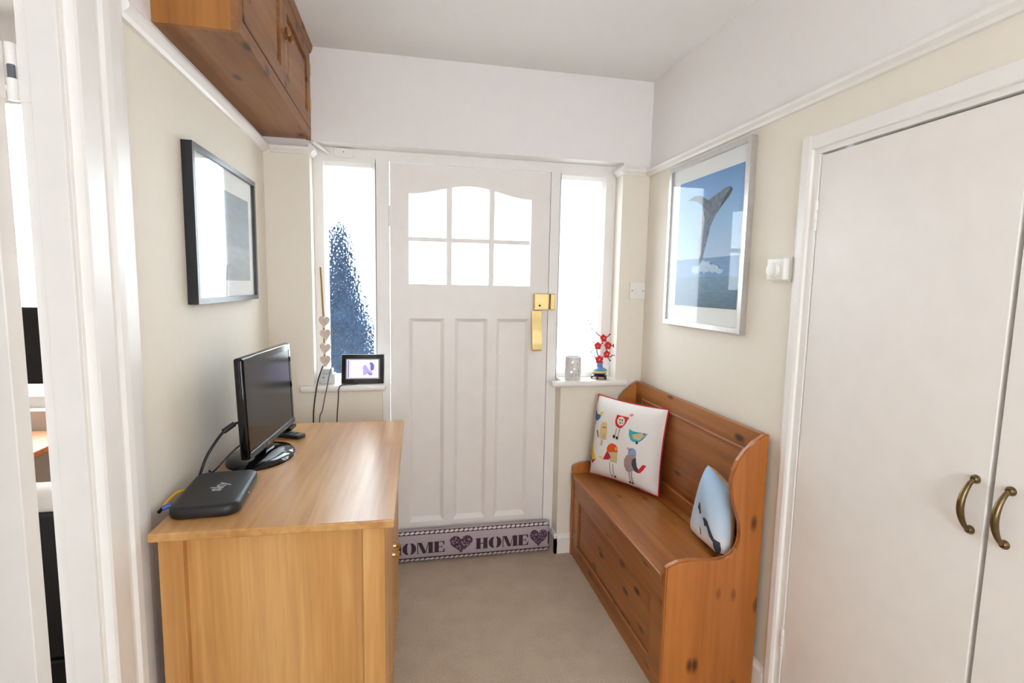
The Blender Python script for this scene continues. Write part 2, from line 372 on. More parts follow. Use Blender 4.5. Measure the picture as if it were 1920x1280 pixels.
# ---- front door
DL, DR, DH = -.078, .735, 2.014
door = thing('door_1', ((DL+DR)/2, DD, 0), 'white painted front door with six small panes and three tall panels', 'door', kind='structure')
T0, T1 = DD, DD+.042
gx = [(.006, .200), (.227, .417), (.444, .632)]; gz0, gzm0, gzm1 = 1.430, 1.643, 1.664
def arch(x): return 1.872 + .025*(1+math.cos(PI*max(-1, min(1, (x-.319)/.313))))
px = [(.013, .190), (.244, .413), (.461, .636)]; pz0, pz1 = .180, 1.257
bm = B()
box(bm, DL, px[0][0], T0, T1, .008, DH); box(bm, px[2][1], DR, T0, T1, .008, DH)                      # stiles
box(bm, px[0][0], px[2][1], T0, T1, .008, pz0); box(bm, px[0][0], px[2][1], T0, T1, pz1, gz0)          # rails
for a_, b_ in ((px[0][1], px[1][0]), (px[1][1], px[2][0])): box(bm, a_, b_, T0, T1, pz0, pz1)          # muntins
box(bm, px[0][0]-.007, px[0][0], T0, T1, gz0, gz0+.0001)
N = 36; xs = [px[0][0] + (px[2][1]-px[0][0])*k/N for k in range(N+1)]
prism(bm, [(x, arch(x)) for x in xs] + [(px[2][1], DH), (px[0][0], DH)], 'Y', T0, T1)                   # arched head
obj('leaf', bm, 'door_white', door)
bm = B()
for a_, b_ in ((gx[0][1], gx[1][0]), (gx[1][1], gx[2][0])):
    xx = [a_+(b_-a_)*k/4 for k in range(5)]
    prism(bm, [(a_, gz0), (b_, gz0)] + [(x, arch(x)) for x in reversed(xx)], 'Y', T0+.006, T1-.006)
for a_, b_ in gx: box(bm, a_, b_, T0+.007, T1-.007, gzm0, gzm1)
obj('glazing_bars', bm, 'door_white', door)
for a_, b_ in gx:
    obj('pane', bx(a_, b_, T0+.018, T0+.023, gz0, gzm0), 'pattern_glass', door)
    xx = [a_+(b_-a_)*k/10 for k in range(11)]
    bm = B(); prism(bm, [(a_, gzm1), (b_, gzm1)] + [(x, arch(x)) for x in reversed(xx)], 'Y', T0+.018, T0+.023)
    obj('pane', bm, 'pattern_glass', door)
for a_, b_ in px:                                                  # recessed panels with a sloping moulding
    bm = B(); s = .018
    o = [(a_, pz0), (b_, pz0), (b_, pz1), (a_, pz1)]; i_ = [(a_+s, pz0+s*1.3), (b_-s, pz0+s*1.3), (b_-s, pz1-s), (a_+s, pz1-s)]
    vo = [bm.verts.new((x, T0+.001, z)) for x, z in o]; vm = [bm.verts.new((x, T0+.016, z)) for x, z in i_]
    for k in range(4): bm.faces.new((vo[k], vo[(k+1) % 4], vm[(k+1) % 4], vm[k]))
    bm.faces.new(vm); vb = [bm.verts.new((x, T0+.034, z)) for x, z in o]
    for k in range(4): bm.faces.new((vo[(k+1) % 4], vo[k], vb[k], vb[(k+1) % 4]))
    bm.faces.new(list(reversed(vb)))
    obj('panel', bm, 'door_white', door)
for z in (1.76,):
    bm = B()
    for k in range(5): tube(bm, [(DL-.002, T0-.005, z-.05+k*.02), (DL-.002, T0-.005, z-.05+k*.02+.018)], .006, 10)
    box(bm, DL-.012, DL+.010, T0-.003, T0-.0005, z-.05, z+.05)
    obj('hinge', bm, 'gloss_white', door)
# rim latch and pull handle
lk = obj('latch_case', bx(.655, .733, T0-.034, T0-.0005, 1.306, 1.392, bev=.003), 'brass', door)
obj('cylinder_plate', bx(.662, .692, T0-.038, T0-.034, 1.318, 1.344, bev=.001), 'brass', lk)
bm = B(); tube(bm, [(.682, T0-.0395, 1.330), (.682, T0-.036, 1.330)], .0055, 14); obj('keyhole', bm, 'dark_hole', lk)
bm = B(); tube(bm, [(.690, T0-.037, 1.372), (.690, T0-.034, 1.372)], .005, 14); obj('screw', bm, 'silver', lk)
obj('keeper', bx(.741, .766, FX-.030, FX-.0005, 1.308, 1.392, bev=.003), 'brass', lk)
bm = B()
side = [(T0-.0005, 1.300), (T0-.022, 1.300), (T0-.026, 1.270), (T0-.040, 1.20), (T0-.050, 1.13), (T0-.050, 1.098), (T0-.044, 1.090), (T0-.038, 1.098), (T0-.030, 1.17), (T0-.014, 1.24), (T0-.0005, 1.25)]
prism(bm, side, 'X', .645, .697); bmesh.ops.bevel(bm, geom=list(bm.edges), offset=.0025, segments=2, affect='EDGES')
obj('pull_handle', bm, 'brass', door)

# alarm contact and little rod at the head of the frame
t = thing('alarm_contact', (-.29, FX, 2.02), 'small white alarm sensor box on the door frame head', 'sensor')
obj('case', bx(-.332, -.246, FX-.022, FX-.0005, 2.022, 2.060, bev=.003), 'plastic_white', t)
bm = B(); tube(bm, [(-.289, FX-.0235, 2.043), (-.289, FX-.021, 2.043)], .0025, 8); obj('screw', bm, 'dark_hole', t)
t = thing('curtain_rod', (-.40, D+.03, 2.04), 'short white metal rod end fixed in the corner of the recess', 'rod')
bm = B(); tube(bm, [(-.416, D-.005, 2.062), (-.358, FX-.008, 2.036)], .008, 12); obj('tube', bm, 'gloss_white', t, smooth=True)
bm = B(); tube(bm, [(-.359, FX-.0095, 2.0365), (-.3572, FX-.0073, 2.0356)], .0065, 12); obj('end_opening', bm, 'remote_grey', t)

# ---- right-hand built-in cupboard
bm = B()
AR = [(0, 0), (.014, 0), (.018, .008), (.018, .030), (.012, .040), (.010, .046), (0, .046)]     # (depth, width)
prism(bm, [(R-d, 1.432+q) for d, q in AR], 'Z', 0, 1.905)
box(bm, R-.016, R, .22, 1.432, 1.862, 1.905, bev=.004)
struct('trim_6', bm, 'gloss_white', 'white architrave around the built-in cupboard doors', 'architrave')
bm = boxes([(R-.004, R+.09, 1.408, 1.4415, 0, 1.8745), (R-.004, R+.09, .26, 1.408, 1.846, 1.8745)])
struct('trim_7', bm, 'gloss_white', 'white lining of the built-in cupboard opening', 'door lining')
struct('wall_cupboard', bx(R+.14, R+.16, .25, 1.442, 0, 1.875), 'dark_hole', 'dark inside of the built-in cupboard', 'wall')
def bow_handle(parent, y, z0, z1):
    bm = B(); n = 14; pts = []; rr = []
    for k in range(n+1):
        t_ = k/n; z = z0+(z1-z0)*t_; d = .030*math.sin(PI*t_)**.7; pts.append((R-.006-d, y, z)); rr.append(.0045+.003*math.sin(PI*t_))
    tube(bm, pts, rr, 10)
    for z in (z0, z1): tube(bm, [(R-.0005, y, z), (R-.004, y, z), (R-.010, y, z)], [.010, .010, .006], 14)
    obj('handle', bm, 'old_bronze', parent, smooth=True)
def cup_door(name, y0, y1, hy, label, hinges):
    t = thing(name, (R, (y0+y1)/2, 0), label, 'door', kind='structure')
    obj('leaf', bx(R, R+.035, y0, y1, .02, 1.840, bev=.0015), 'door_white', t)
    bow_handle(t, hy, .905, 1.022)
    for z in hinges:
        bm = B()
        for k in range(3): tube(bm, [(R-.004, y1+.003, z-.045+k*.031), (R-.004, y1+.003, z-.045+k*.031+.028)], .0055, 10)
        obj('hinge', bm, 'gloss_white', t)
cup_door('door_2', .857, 1.405, .882, 'flush white cupboard door hinged beside the thermostat', (1.66, .26))
cup_door('door_3', .262, .846, .813, 'flush white cupboard door with free edge against the other leaf', ())

# ---- doorway to the next room
bm = boxes([(JX, L, JY, JY+.0275, 0, 2.03), (JX, L, .30, .328, 0, 2.03), (JX, L, .328, JY, 2.0, 2.0295)])
box(bm, L-.05, L-.001, JY-.012, JY, 0, 2.0, bev=.001)
struct('trim_8', bm, 'gloss_white', 'white painted lining of the open doorway', 'door lining')
bm = B()
AP = [(0, .010), (.016, .010), (.019, .016), (.019, .075), (.012, .082), (.016, .092), (.022, .100), (.024, .120), (.022, .160), (.018, .185), (.010, .190), (0, .190)]
prism(bm, [(L+d, JY+q) for d, q in AP], 'Z', 0, 2.2)
struct('trim_9', bm, 'gloss_white', 'wide white moulded architrave beside the open doorway', 'architrave')
t = thing('door_4', (-.715, 1.13, 0), 'white inner door standing open into the next room', 'door', kind='structure')
obj('leaf', bx(-1.46, -.716, 1.110, 1.152, .012, 1.985, bev=.002), 'door_white', t)
for z in (1.80, .25):
    bm = B(); tube(bm, [(-.706, 1.157, z-.05), (-.706, 1.157, z-.012)], .008, 12); tube(bm, [(-.706, 1.157, z+.012), (-.706, 1.157, z+.05)], .008, 12)
    box(bm, -.7158, -.7145, 1.118, 1.152, z-.05, z+.05); box(bm, -.699, -.668, JY-.0015, JY-.0002, z-.05, z+.05)
    hg = obj('hinge', bm, 'gloss_white', t, smooth=True)
    bm = B(); tube(bm, [(-.706, 1.157, z-.012), (-.706, 1.157, z+.012)], .006, 12); obj('hinge_pin', bm, 'remote_grey', hg)

# unseen window added behind the camera as fill light; next room's window
def big_window(name, x0, x1, y0, z0, z1, label, nb):
    t = thing(name, ((x0+x1)/2, y0, z0), label, 'window', kind='structure')
    bl = [(x0, x0+.05, y0, y0+.06, z0, z1), (x1-.05, x1, y0, y0+.06, z0, z1), (x0+.05, x1-.05, y0, y0+.06, z0, z0+.05), (x0+.05, x1-.05, y0, y0+.06, z1-.05, z1)]
    wd = (x1-x0)/nb
    for k in range(1, nb): bl.append((x0+k*wd-.02, x0+k*wd+.02, y0, y0+.06, z0+.05, z1-.05))
    obj('frame', boxes(bl), 'gloss_white', t)
    for k in range(nb): obj('pane', bx(x0+k*wd+.02, x0+(k+1)*wd-.02, y0+.028, y0+.032, z0+.05, z1-.05), 'clear_glass', t)
big_window('fill_window', -.25, .95, BK-.08, .7, 2.25, 'unseen white framed window added at the back of the hallway for fill light', 2)
big_window('window_4', -2.45, -1.05, D+.08, .85, 2.2, 'white framed window of the next room', 2)

# ---- outside
struct('ground', bx(-9, 9, OUT+.01, 16, -.2, -.1), 'paving', 'pale paving outside the front door', 'ground')
CFX, CFY, CFH = -.42, 3.5, 1.84
t = thing('conifer', (CFX, CFY, -.1), 'conifer with a dark hazy blue put into its foliage, seen through the hammered sidelight', 'shrub')
bm = B()
for k in range(5200):
    z = random.random()**1.2*(CFH-.02); rad = (CFH+.02-z)*.27*(.6+.4*random.random())**.5; a = random.random()*2*PI
    p = Vector((CFX+rad*math.cos(a), CFY+rad*math.sin(a), z-.03)); d = Vector((math.cos(a), math.sin(a), .9)).normalized(); s = .035+.04*random.random()
    q = d.cross(Vector((random.random()-.5, random.random()-.5, random.random()-.5))).normalized()*s*.4
    vs = [bm.verts.new(v_) for v_ in (p-q, p+q, p+d*s)]; bm.faces.new(vs)
for q in range(40):
    z0_ = -.05+CFH*q/40; z1_ = z0_+CFH/40; ra, rb = (CFH-z0_)*.24*(1+.12*random.random()), max(.001, (CFH-z1_)*.24)
    va = [bm.verts.new((CFX+ra*math.cos(a)*(1+.1*random.random()), CFY+ra*math.sin(a), z0_)) for a in [2*PI*k/18 for k in range(18)]]; vb2 = [bm.verts.new((CFX+rb*math.cos(a), CFY+rb*math.sin(a), z1_)) for a in [2*PI*k/18 for k in range(18)]]
    for k in range(18): bm.faces.new((va[k], va[(k+1) % 18], vb2[(k+1) % 18], vb2[k]))
fo = obj('foliage', bm, 'foliage_haze', t); fo['kind'] = 'stuff'
bm = B(); tube(bm, [(CFX, CFY, -.1), (CFX, CFY, CFH-.2)], [.05, .008], 8); obj('trunk', bm, 'bark', t)

# ------------------------------------------------------------------ oak sideboard
sb = thing('sideboard', (-.296, 1.74, 0), 'light oak sideboard standing against the left wall under the framed picture', 'sideboard', rz=math.radians(-1.2))
def sobj(name, bm, mat, parent=sb, smooth=False): return obj(name, bm, mat, parent, smooth, world=False)
TZ = .85
sobj('top', bx(-.275, .275, -.479, .479, TZ-.021, TZ, bev=.003), 'oak_top')
for s in (-1, 1):
    y = s*.449
    ya, yb = (y, y+.030) if s < 0 else (y-.030, y)
    for x0, x1 in ((-.268, -.214), (.196, .250)): sobj('corner_post', bx(x0, x1, ya, yb, 0, TZ-.021, bev=.0015), 'oak')
    yp = (y+.020, y+.029) if s < 0 else (y-.029, y-.020)
    sobj('end_panel', bx(-.214, .196, yp[0], yp[1], .05, TZ-.021), 'oak')
sobj('back_panel', bx(-.262, -.252, -.419, .419, .05, TZ-.021), 'oak')
sobj('base_board', bx(-.252, .232, -.423, .423, .05, .07), 'oak')
sobj('plinth', bx(.200, .226, -.419, .419, .0, .0695), 'oak')
for y0, y1, ky in ((-.417, -.002, -.030), (.002, .417, .030)):
    d_ = sobj('door', bx(.228, .248, y0, y1, .074, TZ-.024, bev=.002), 'oak')
    for za, zb, yy0, yy1 in ((.10, .17, y0+.06, y1-.06), (TZ-.12, TZ-.05, y0+.06, y1-.06)):
        obj('rail', bx(.248, .2505, yy0, yy1, za, zb), 'oak', d_, world=False)
    bm = B(); tube(bm, [(.248, ky, .520), (.258, ky, .520), (.262, ky, .520), (.270, ky, .520), (.274, ky, .520)], [.006, .005, .010, .012, .006], 14)
    obj('knob', bm, 'brass', d_, smooth=True, world=False)

# ---- monitor on the sideboard
ang = math.radians(-5.0)
mo = thing('monitor', (-.471, 1.795, TZ), 'slim black flat-screen monitor on an oval glossy base', 'monitor', rz=ang)
def mobj(name, bm, mat, parent=mo, smooth=False): return obj(name, bm, mat, parent, smooth, world=False)
bm = B(); prof = [(1.0, 0), (1.0, .006), (.93, .014), (.6, .019), (.25, .022), (.0001, .0225)]
rings = []
for r_, z in prof: rings.append([bm.verts.new((.10*r_*math.cos(2*PI*k/40), .138*r_*math.sin(2*PI*k/40), z)) for k in range(40)])
for q in range(len(rings)-1):
    for k in range(40): bm.faces.new((rings[q][k], rings[q][(k+1) % 40], rings[q+1][(k+1) % 40], rings[q+1][k]))
bm.faces.new(list(reversed(rings[0]))); mobj('base', bm, 'black_gloss', smooth=True)
bm = B(); prism(bm, [(-.022, .018), (.018, .018), (.004, .12), (-.022, .12)], 'Y', -.005, .075); mobj('neck', bm, 'black_gloss')
def tilt(bm):
    for v_ in bm.verts:
        z = v_.co.z-.19; v_.co.x -= z*.035
pn = (-.142, .305); pz = (.035, .348)                        # panel extent along the local y and z
bm = B(); box(bm, -.018, .010, pn[0], pn[1], pz[0], pz[1], bev=.008, seg=3); tilt(bm); case = mobj('case', bm, 'black_gloss', smooth=True)
bm = boxes([(.0102, .0125, pn[0]+.004, pn[1]-.004, pz[1]-.024, pz[1]-.004), (.0102, .0125, pn[0]+.004, pn[0]+.020, pz[0]+.02, pz[1]-.024), (.0102, .0125, pn[1]-.020, pn[1]-.004, pz[0]+.02, pz[1]-.024)]); tilt(bm)
obj('bezel', bm, 'black_gloss', case, world=False)
bm = bx(.0102, .016, pn[0]+.004, pn[1]-.004, pz[0]+.004, pz[0]+.024, bev=.002); tilt(bm); obj('lower_bezel', bm, 'grey_bezel', case, world=False)
bm = bx(.0102, .0112, pn[0]+.020, pn[1]-.020, pz[0]+.024, pz[1]-.024); tilt(bm); mobj('screen', bm, 'screen_dark')
bm = bx(-.050, -.018, pn[0]+.10, pn[1]-.10, pz[0]+.05, pz[1]-.08, bev=.01); tilt(bm); mobj('back_housing', bm, 'black_matt')
bm = bx(-.02, .02, pn[1]-.07, pn[1]-.005, pz[0]-.016, pz[0]-.001, bev=.005); tilt(bm); mobj('speaker', bm, 'black_gloss')
bm = B(); tube(bm, smooth_path([(-.018, -.105, .150), (-.052, -.140, .132), (-.082, -.185, .075), (-.098, -.205, .02), (-.0990, -.212, .012)]), .0042, 8)
tube(bm, [(-.032, -.122, .146), (-.056, -.144, .128)], .008, 10)
mobj('power_cable', bm, 'black_cable', smooth=True)
bm = B(); tube(bm, smooth_path([(-.018, -.09, .08), (-.05, -.115, .05), (-.085, -.15, .008), (-.098, -.152, .012)]), .003, 8); mobj('video_cable', bm, 'black_cable', smooth=True)

# ---- set-top box
sbx = thing('set_top_box', (-.497, 1.462, TZ), 'flat black set-top box with rounded corners', 'set-top box', rz=math.radians(4))
def rrect(w_, h_, r_, n=8):
    p = []
    for cx, cy, a0 in ((w_/2-r_, h_/2-r_, 0), (-w_/2+r_, h_/2-r_, PI/2), (-w_/2+r_, -h_/2+r_, PI), (w_/2-r_, -h_/2+r_, 1.5*PI)):
        for k in range(n+1): a = a0+PI/2*k/n; p.append((cx+r_*math.cos(a), cy+r_*math.sin(a)))
    return p
bm = B(); W_, H_ = .160, .262
lv = [(-.010, .0), (-.002, .004), (0, .010), (0, .024), (-.004, .029), (-.012, .031)]
rings = [[bm.verts.new((x, y, z)) for x, y in rrect(W_+2*o, H_+2*o, .035+o)] for o, z in lv]
n = len(rings[0])
for q in range(len(rings)-1):
    for k in range(n): bm.faces.new((rings[q][k], rings[q][(k+1) % n], rings[q+1][(k+1) % n], rings[q+1][k]))
bm.faces.new(list(reversed(rings[0]))); bm.faces.new(rings[-1])
body = obj('body', bm, 'black_matt', sbx, True, world=False)
fc = bpy.data.curves.new('logo', 'FONT'); fc.body = 'sky'; fc.size = .046; fc.align_x = 'CENTER'; fc.align_y = 'CENTER'; fc.extrude = .0003; fc.offset = .0008
fo_ = bpy.data.objects.new('tmp', fc); COL.objects.link(fo_); dg = bpy.context.evaluated_depsgraph_get(); me = bpy.data.meshes.new_from_object(fo_.evaluated_get(dg)); bpy.data.objects.remove(fo_)
me.name = 'logo'; me.materials.clear(); me.materials.append(MATS['logo_grey'])
lg = bpy.data.objects.new('logo', me); COL.objects.link(lg); lg.parent = sbx; lg.location = (.005, 0, .0312); lg.rotation_euler = (0, 0, math.radians(80))
bm = B(); tube(bm, [(.0805, -.02, .016), (.0825, -.02, .016)], .003, 10); obj('indicator', bm, 'logo_grey', sbx, world=False)
for nm, mt, pts in (('network_cable', 'cable_yellow', [(-.072, .03, .014), (-.095, .02, .018), (-.108, -.02, .012), (-.110, -.05, .006)]),
                    ('network_plug', 'cable_blue', [(-.075, -.06, .012), (-.092, -.062, .014), (-.106, -.068, .010)]),
                    ('power_lead', 'black_cable', [(-.106, -.068, .010), (-.110, -.08, .006)])):
    bm = B(); tube(bm, smooth_path(pts), .0042 if nm != 'network_plug' else .006, 8); obj(nm, bm, mt, sbx, True, world=False)

# ---- remote control
rc = thing('remote_control', (-.447, 2.03, TZ), 'slim grey remote control lying behind the monitor', 'remote control', rz=math.radians(62))
obj('body', bx(-.022, .022, -.075, .075, 0, .014, bev=.005, seg=3), 'black_matt', rc, True, world=False)
obj('face', bx(-.019, .019, -.071, .071, .014, .0155, bev=.0005), 'remote_grey', rc, world=False)
for k in range(4):
    for j in (-1, 0, 1): obj('button', bx(j*.011-.0035, j*.011+.0035, -.05+k*.022, -.042+k*.022, .0155, .0168), 'black_matt', rc, world=False)

# ------------------------------------------------------------------ wall cabinet
cb = thing('wall_cabinet', (-.53, 2.05, 2.066), 'pine wall cabinet with two panelled doors fixed under the ceiling', 'cabinet')
CX, CY0, CY1, CZ0, CZ1 = -.440, 1.530, D-.001, 2.066, C-.002
obj('end_panel', bx(L+.001, CX, CY0, CY0+.018, CZ0+.004, CZ1), 'pine_cab_end', cb)
obj('end_panel', bx(L+.001, CX, CY1-.018, CY1, CZ0+.004, CZ1), 'pine_cab_end', cb)
obj('bottom_board', bx(L+.001, CX, CY0+.018, CY1-.018, CZ0+.004, CZ0+.022), 'pine_cab', cb)
obj('top_board', bx(L+.001, CX, CY0+.018, CY1-.018, CZ1-.018, CZ1), 'pine_cab', cb)
obj('back_board', bx(L+.001, L+.008, CY0+.018, CY1-.018, CZ0+.022, CZ1-.018), 'pine_cab', cb)
bm = boxes([(CX, CX+.020, CY0, CY1, CZ0, CZ0+.040), (CX, CX+.020, CY0, CY0+.03, CZ0+.04, CZ1-.03), (CX, CX+.020, CY1-.03, CY1, CZ0+.04, CZ1-.03), (CX, CX+.020, CY0, CY1, CZ1-.03, CZ1)])
obj('face_frame', bm, 'pine_cab', cb)
bm = B(); prism(bm, [(CX+.02, CZ1-.030), (CX+.026, CZ1-.028), (CX+.032, CZ1-.012), (CX+.034, CZ1), (CX+.02, CZ1)], 'Y', CY0, CY1); obj('cornice', bm, 'pine_cab', cb)
ym = 2.040
for y0, y1, ky, hy in ((CY0+.032, ym-.002, ym-.028, CY0+.030), (ym+.002, CY1-.032, ym+.028, CY1-.031)):
    z0, z1 = CZ0+.043, CZ1-.033; s = .052
    x0, x1 = CX+.002, CX+.0225
    bm = boxes([(x0, x1, y0, y0+s, z0, z1), (x0, x1, y1-s, y1, z0, z1), (x0, x1, y0+s, y1-s, z0, z0+s), (x0, x1, y0+s, y1-s, z1-s, z1)])
    d_ = obj('door', bm, 'pine_cab', cb)
    bm = B(); a_ = (y0+s, y1-s, z0+s, z1-s); k_ = .035
    o = [(a_[0], a_[2]), (a_[1], a_[2]), (a_[1], a_[3]), (a_[0], a_[3])]; i_ = [(a_[0]+k_, a_[2]+k_), (a_[1]-k_, a_[2]+k_), (a_[1]-k_, a_[3]-k_), (a_[0]+k_, a_[3]-k_)]
    vo = [bm.verts.new((x0+.006, y, z)) for y, z in o]; vi = [bm.verts.new((x0+.017, y, z)) for y, z in i_]; vb = [bm.verts.new((x0+.001, y, z)) for y, z in o]
    for k in range(4): bm.faces.new((vo[k], vo[(k+1) % 4], vi[(k+1) % 4], vi[k])); bm.faces.new((vo[(k+1) % 4], vo[k], vb[k], vb[(k+1) % 4]))
    bm.faces.new(vi); bm.faces.new(list(reversed(vb))); obj('raised_panel', bm, 'pine_cab', d_)
    bm = B(); kz = 2.288
    tube(bm, [(x1, ky, kz), (x1+.008, ky, kz), (x1+.012, ky, kz), (x1+.020, ky, kz), (x1+.026, ky, kz), (x1+.028, ky, kz)], [.009, .007, .012, .016, .012, .004], 16); obj('knob', bm, 'pine_cab', d_, True)
    for hz in (2.21, 2.36):
        bm = B(); tube(bm, [(x1+.002, hy, hz-.025), (x1+.002, hy, hz+.025)], .004, 8); obj('hinge', bm, 'brass', d_)

# ------------------------------------------------------------------ pine bench (box settle)
bn = thing('storage_bench', (1.04, 2.03, 0), 'orange pine settle bench with lift-up seat, panelled front and shaped ends', 'bench')
BX0, BX1, BY0, BY1 = .860, 1.2205, 1.520, 2.545
prof = [(.860, 0), (.860, .488), (.875, .497), (.905, .507), (.946, .510), (.990, .504), (1.027, .499), (1.060, .496), (1.085, .499), (1.108, .510), (1.126, .530), (1.137, .560), (1.138, .590),
        (1.131, .622), (1.115, .665), (1.100, .705), (1.089, .745), (1.087, .780), (1.091, .815), (1.105, .850), (1.130, .884), (1.165, .912), (1.200, .937), (1.2205, .937), (1.2205, 0)]
for y0, y1 in ((BY0, BY0+.022), (BY1-.022, BY1)):
    bm = B(); prism(bm, prof, 'Y', y0, y1)
    es = [e for e in bm.edges if abs(e.verts[0].co.y-e.verts[1].co.y) < 1e-6 and max(v_.co.z for v_ in e.verts) > .1]
    bmesh.ops.bevel(bm, geom=es, offset=.004, segments=2, affect='EDGES')
    obj('end_panel', bm, 'pine_end', bn)
iy0, iy1 = BY0+.022, BY1-.022
SZ = .455
obj('seat_lid', bx(.850, 1.150, iy0+.002, iy1-.002, SZ-.022, SZ, bev=.005, seg=3), 'pine_front', bn)
obj('rear_seat_rail', bx(1.152, 1.195, iy0, iy1, SZ-.022, SZ), 'pine_front', bn)
# front: frame, recessed field, moulding
fx0, fx1 = .866, .886; fz0, fz1 = .0, SZ-.023; py0, py1, pz0_, pz1_ = iy0+.085, iy1-.075, .075, .335
bm = boxes([(fx0, fx1, iy0, py0, fz0, fz1), (fx0, fx1, py1, iy1, fz0, fz1), (fx0, fx1, py0, py1, fz0, pz0_), (fx0, fx1, py0, py1, pz1_, fz1)])
fr = obj('front_frame', bm, 'pine_front', bn)
def field(x_out, x_in, x_back, y0, y1, z0, z1, k_, name, mat, parent):
    bm = B(); o = [(y0, z0), (y1, z0), (y1, z1), (y0, z1)]; i_ = [(y0+k_, z0+k_), (y1-k_, z0+k_), (y1-k_, z1-k_), (y0+k_, z1-k_)]
    vo = [bm.verts.new((x_out, y, z)) for y, z in o]; vi = [bm.verts.new((x_in, y, z)) for y, z in i_]; vb = [bm.verts.new((x_back, y, z)) for y, z in o]
    for k in range(4): bm.faces.new((vo[k], vo[(k+1) % 4], vi[(k+1) % 4], vi[k])); bm.faces.new((vo[(k+1) % 4], vo[k], vb[k], vb[(k+1) % 4]))
    bm.faces.new(vi); bm.faces.new(list(reversed(vb))); return obj(name, bm, mat, parent)
def moulding(x, y0, y1, z0, z1, r_, name, mat, parent):
    bm = B()
    for a_, b_ in (((y0, z0), (y1, z0)), ((y1, z0), (y1, z1)), ((y1, z1), (y0, z1)), ((y0, z1), (y0, z0))): tube(bm, [(x, *a_), (x, *b_)], r_, 8)
    return obj(name, bm, mat, parent, True)
field(.876, .8725, .8855, py0, py1, pz0_, pz1_, .03, 'front_panel', 'pine_front', bn)
moulding(.872, py0+.004, py1-.004, pz0_+.004, pz1_-.004, .007, 'front_moulding', 'pine_front', bn)
# back
bz0, bz1 = SZ, .937
bm = boxes([(1.196, 1.2185, iy0, iy0+.07, bz0-.02, bz1), (1.196, 1.2185, iy1-.07, iy1, bz0-.02, bz1), (1.196, 1.2185, iy0+.07, iy1-.07, bz1-.075, bz1), (1.196, 1.2185, iy0+.07, iy1-.07, bz0-.02, bz0+.05)])
obj('back_frame', bm, 'pine_front', bn)
field(1.206, 1.199, 1.2165, iy0+.07, iy1-.07, bz0+.05, bz1-.075, .03, 'back_panel', 'pine_front', bn)
moulding(1.199, iy0+.074, iy1-.074, bz0+.054, bz1-.079, .007, 'back_moulding', 'pine_front', bn)

# ------------------------------------------------------------------ cushions
def pillow(bm, cor, T, N=26, pinch=.05):
    """cor: TL, TR, BR, BL; returns mapper (s,t,offset)->point on the front face"""
    TLc, TRc, BRc, BLc = [Vector(c) for c in cor]
    n_ = ((TRc-TLc).cross(TLc-BLc)).normalized()              # points to the front
    def pt(s, t, side, off=0):
        s2 = s*(1-pinch*(1-t*t)); t2 = t*(1-pinch*(1-s*s))
        a, b_ = (s2+1)/2, (t2+1)/2
        base = (BLc*(1-a)+BRc*a)*(1-b_) + (TLc*(1-a)+TRc*a)*b_
        h = T/2*max(0, (1-s**4)*(1-t**4))**.55
        h += .004*math.sin(5*s+3*t)*(1-s*s)*(1-t*t)
        return base + n_*(side*h+off)
    g = {}
    for side in (1, -1):
        for i in range(N+1):
            for j in range(N+1):
                s, t = -1+2*i/N, -1+2*j/N
                edge = i in (0, N) or j in (0, N)
                if edge and side == -1: g[side, i, j] = g[1, i, j]
                else: g[side, i, j] = bm.verts.new(pt(s, t, side))
        for i in range(N):
            for j in range(N):
                q = [g[side, i, j], g[side, i+1, j], g[side, i+1, j+1], g[side, i, j+1]]
                f = bm.faces.new(q if side == 1 else list(reversed(q))); f.material_index = 0 if side == 1 else 1
    return pt
def decals(items, pt, name, parent, asp=1.0, lw=.007):
    """flat print: small polygons laid on the cushion cover"""
    keys = sorted({k for k, _ in items}); bm = B(); layer = 0
    for k, p in items:
        layer += 1; b2 = B()
        if k == 'L':
            (x0, y0), (x1, y1) = p; d = Vector((y1-y0, x0-x1)).normalized()*lw
            poly = [(x0+d.x, y0+d.y), (x1+d.x, y1+d.y), (x1-d.x, y1-d.y), (x0-d.x, y0-d.y)]
        elif k in 'CFY' and len(p) == 2:
            r_ = math.hypot(p[1][0]-p[0][0], p[1][1]-p[0][1]); poly = [(p[0][0]+r_*math.cos(2*PI*q/14), p[0][1]+r_*math.sin(2*PI*q/14)) for q in range(14)]
        else: poly = p
        f = b2.faces.new([b2.verts.new((x, y, 0)) for x, y in poly])
        bmesh.ops.triangulate(b2, faces=[f]); bmesh.ops.subdivide_edges(b2, edges=b2.edges[:], cuts=3, use_grid_fill=True)
        vm = {v_: bm.verts.new(pt(max(-.99, min(.99, v_.co.x)), max(-.99, min(.99, v_.co.y)), 1, .0012+.0004*layer)) for v_ in b2.verts}
        for f in b2.faces:
            try: nf = bm.faces.new([vm[v_] for v_ in f.verts]); nf.material_index = keys.index(k)
            except ValueError: pass
        b2.free()
    return obj(name, bm, ['print_'+k for k in keys], parent, True)
def rect_corners(c, yaw, lean, roll, w_, h_):
    Mx = Matrix.Rotation(yaw, 3, 'Z') @ Matrix.Rotation(lean, 3, 'X') @ Matrix.Rotation(roll, 3, 'Y')
    return [Vector(c) + Mx @ Vector((a*w_/2, 0, b_*h_/2)) for a, b_ in ((-1, 1), (1, 1), (1, -1), (-1, -1))]
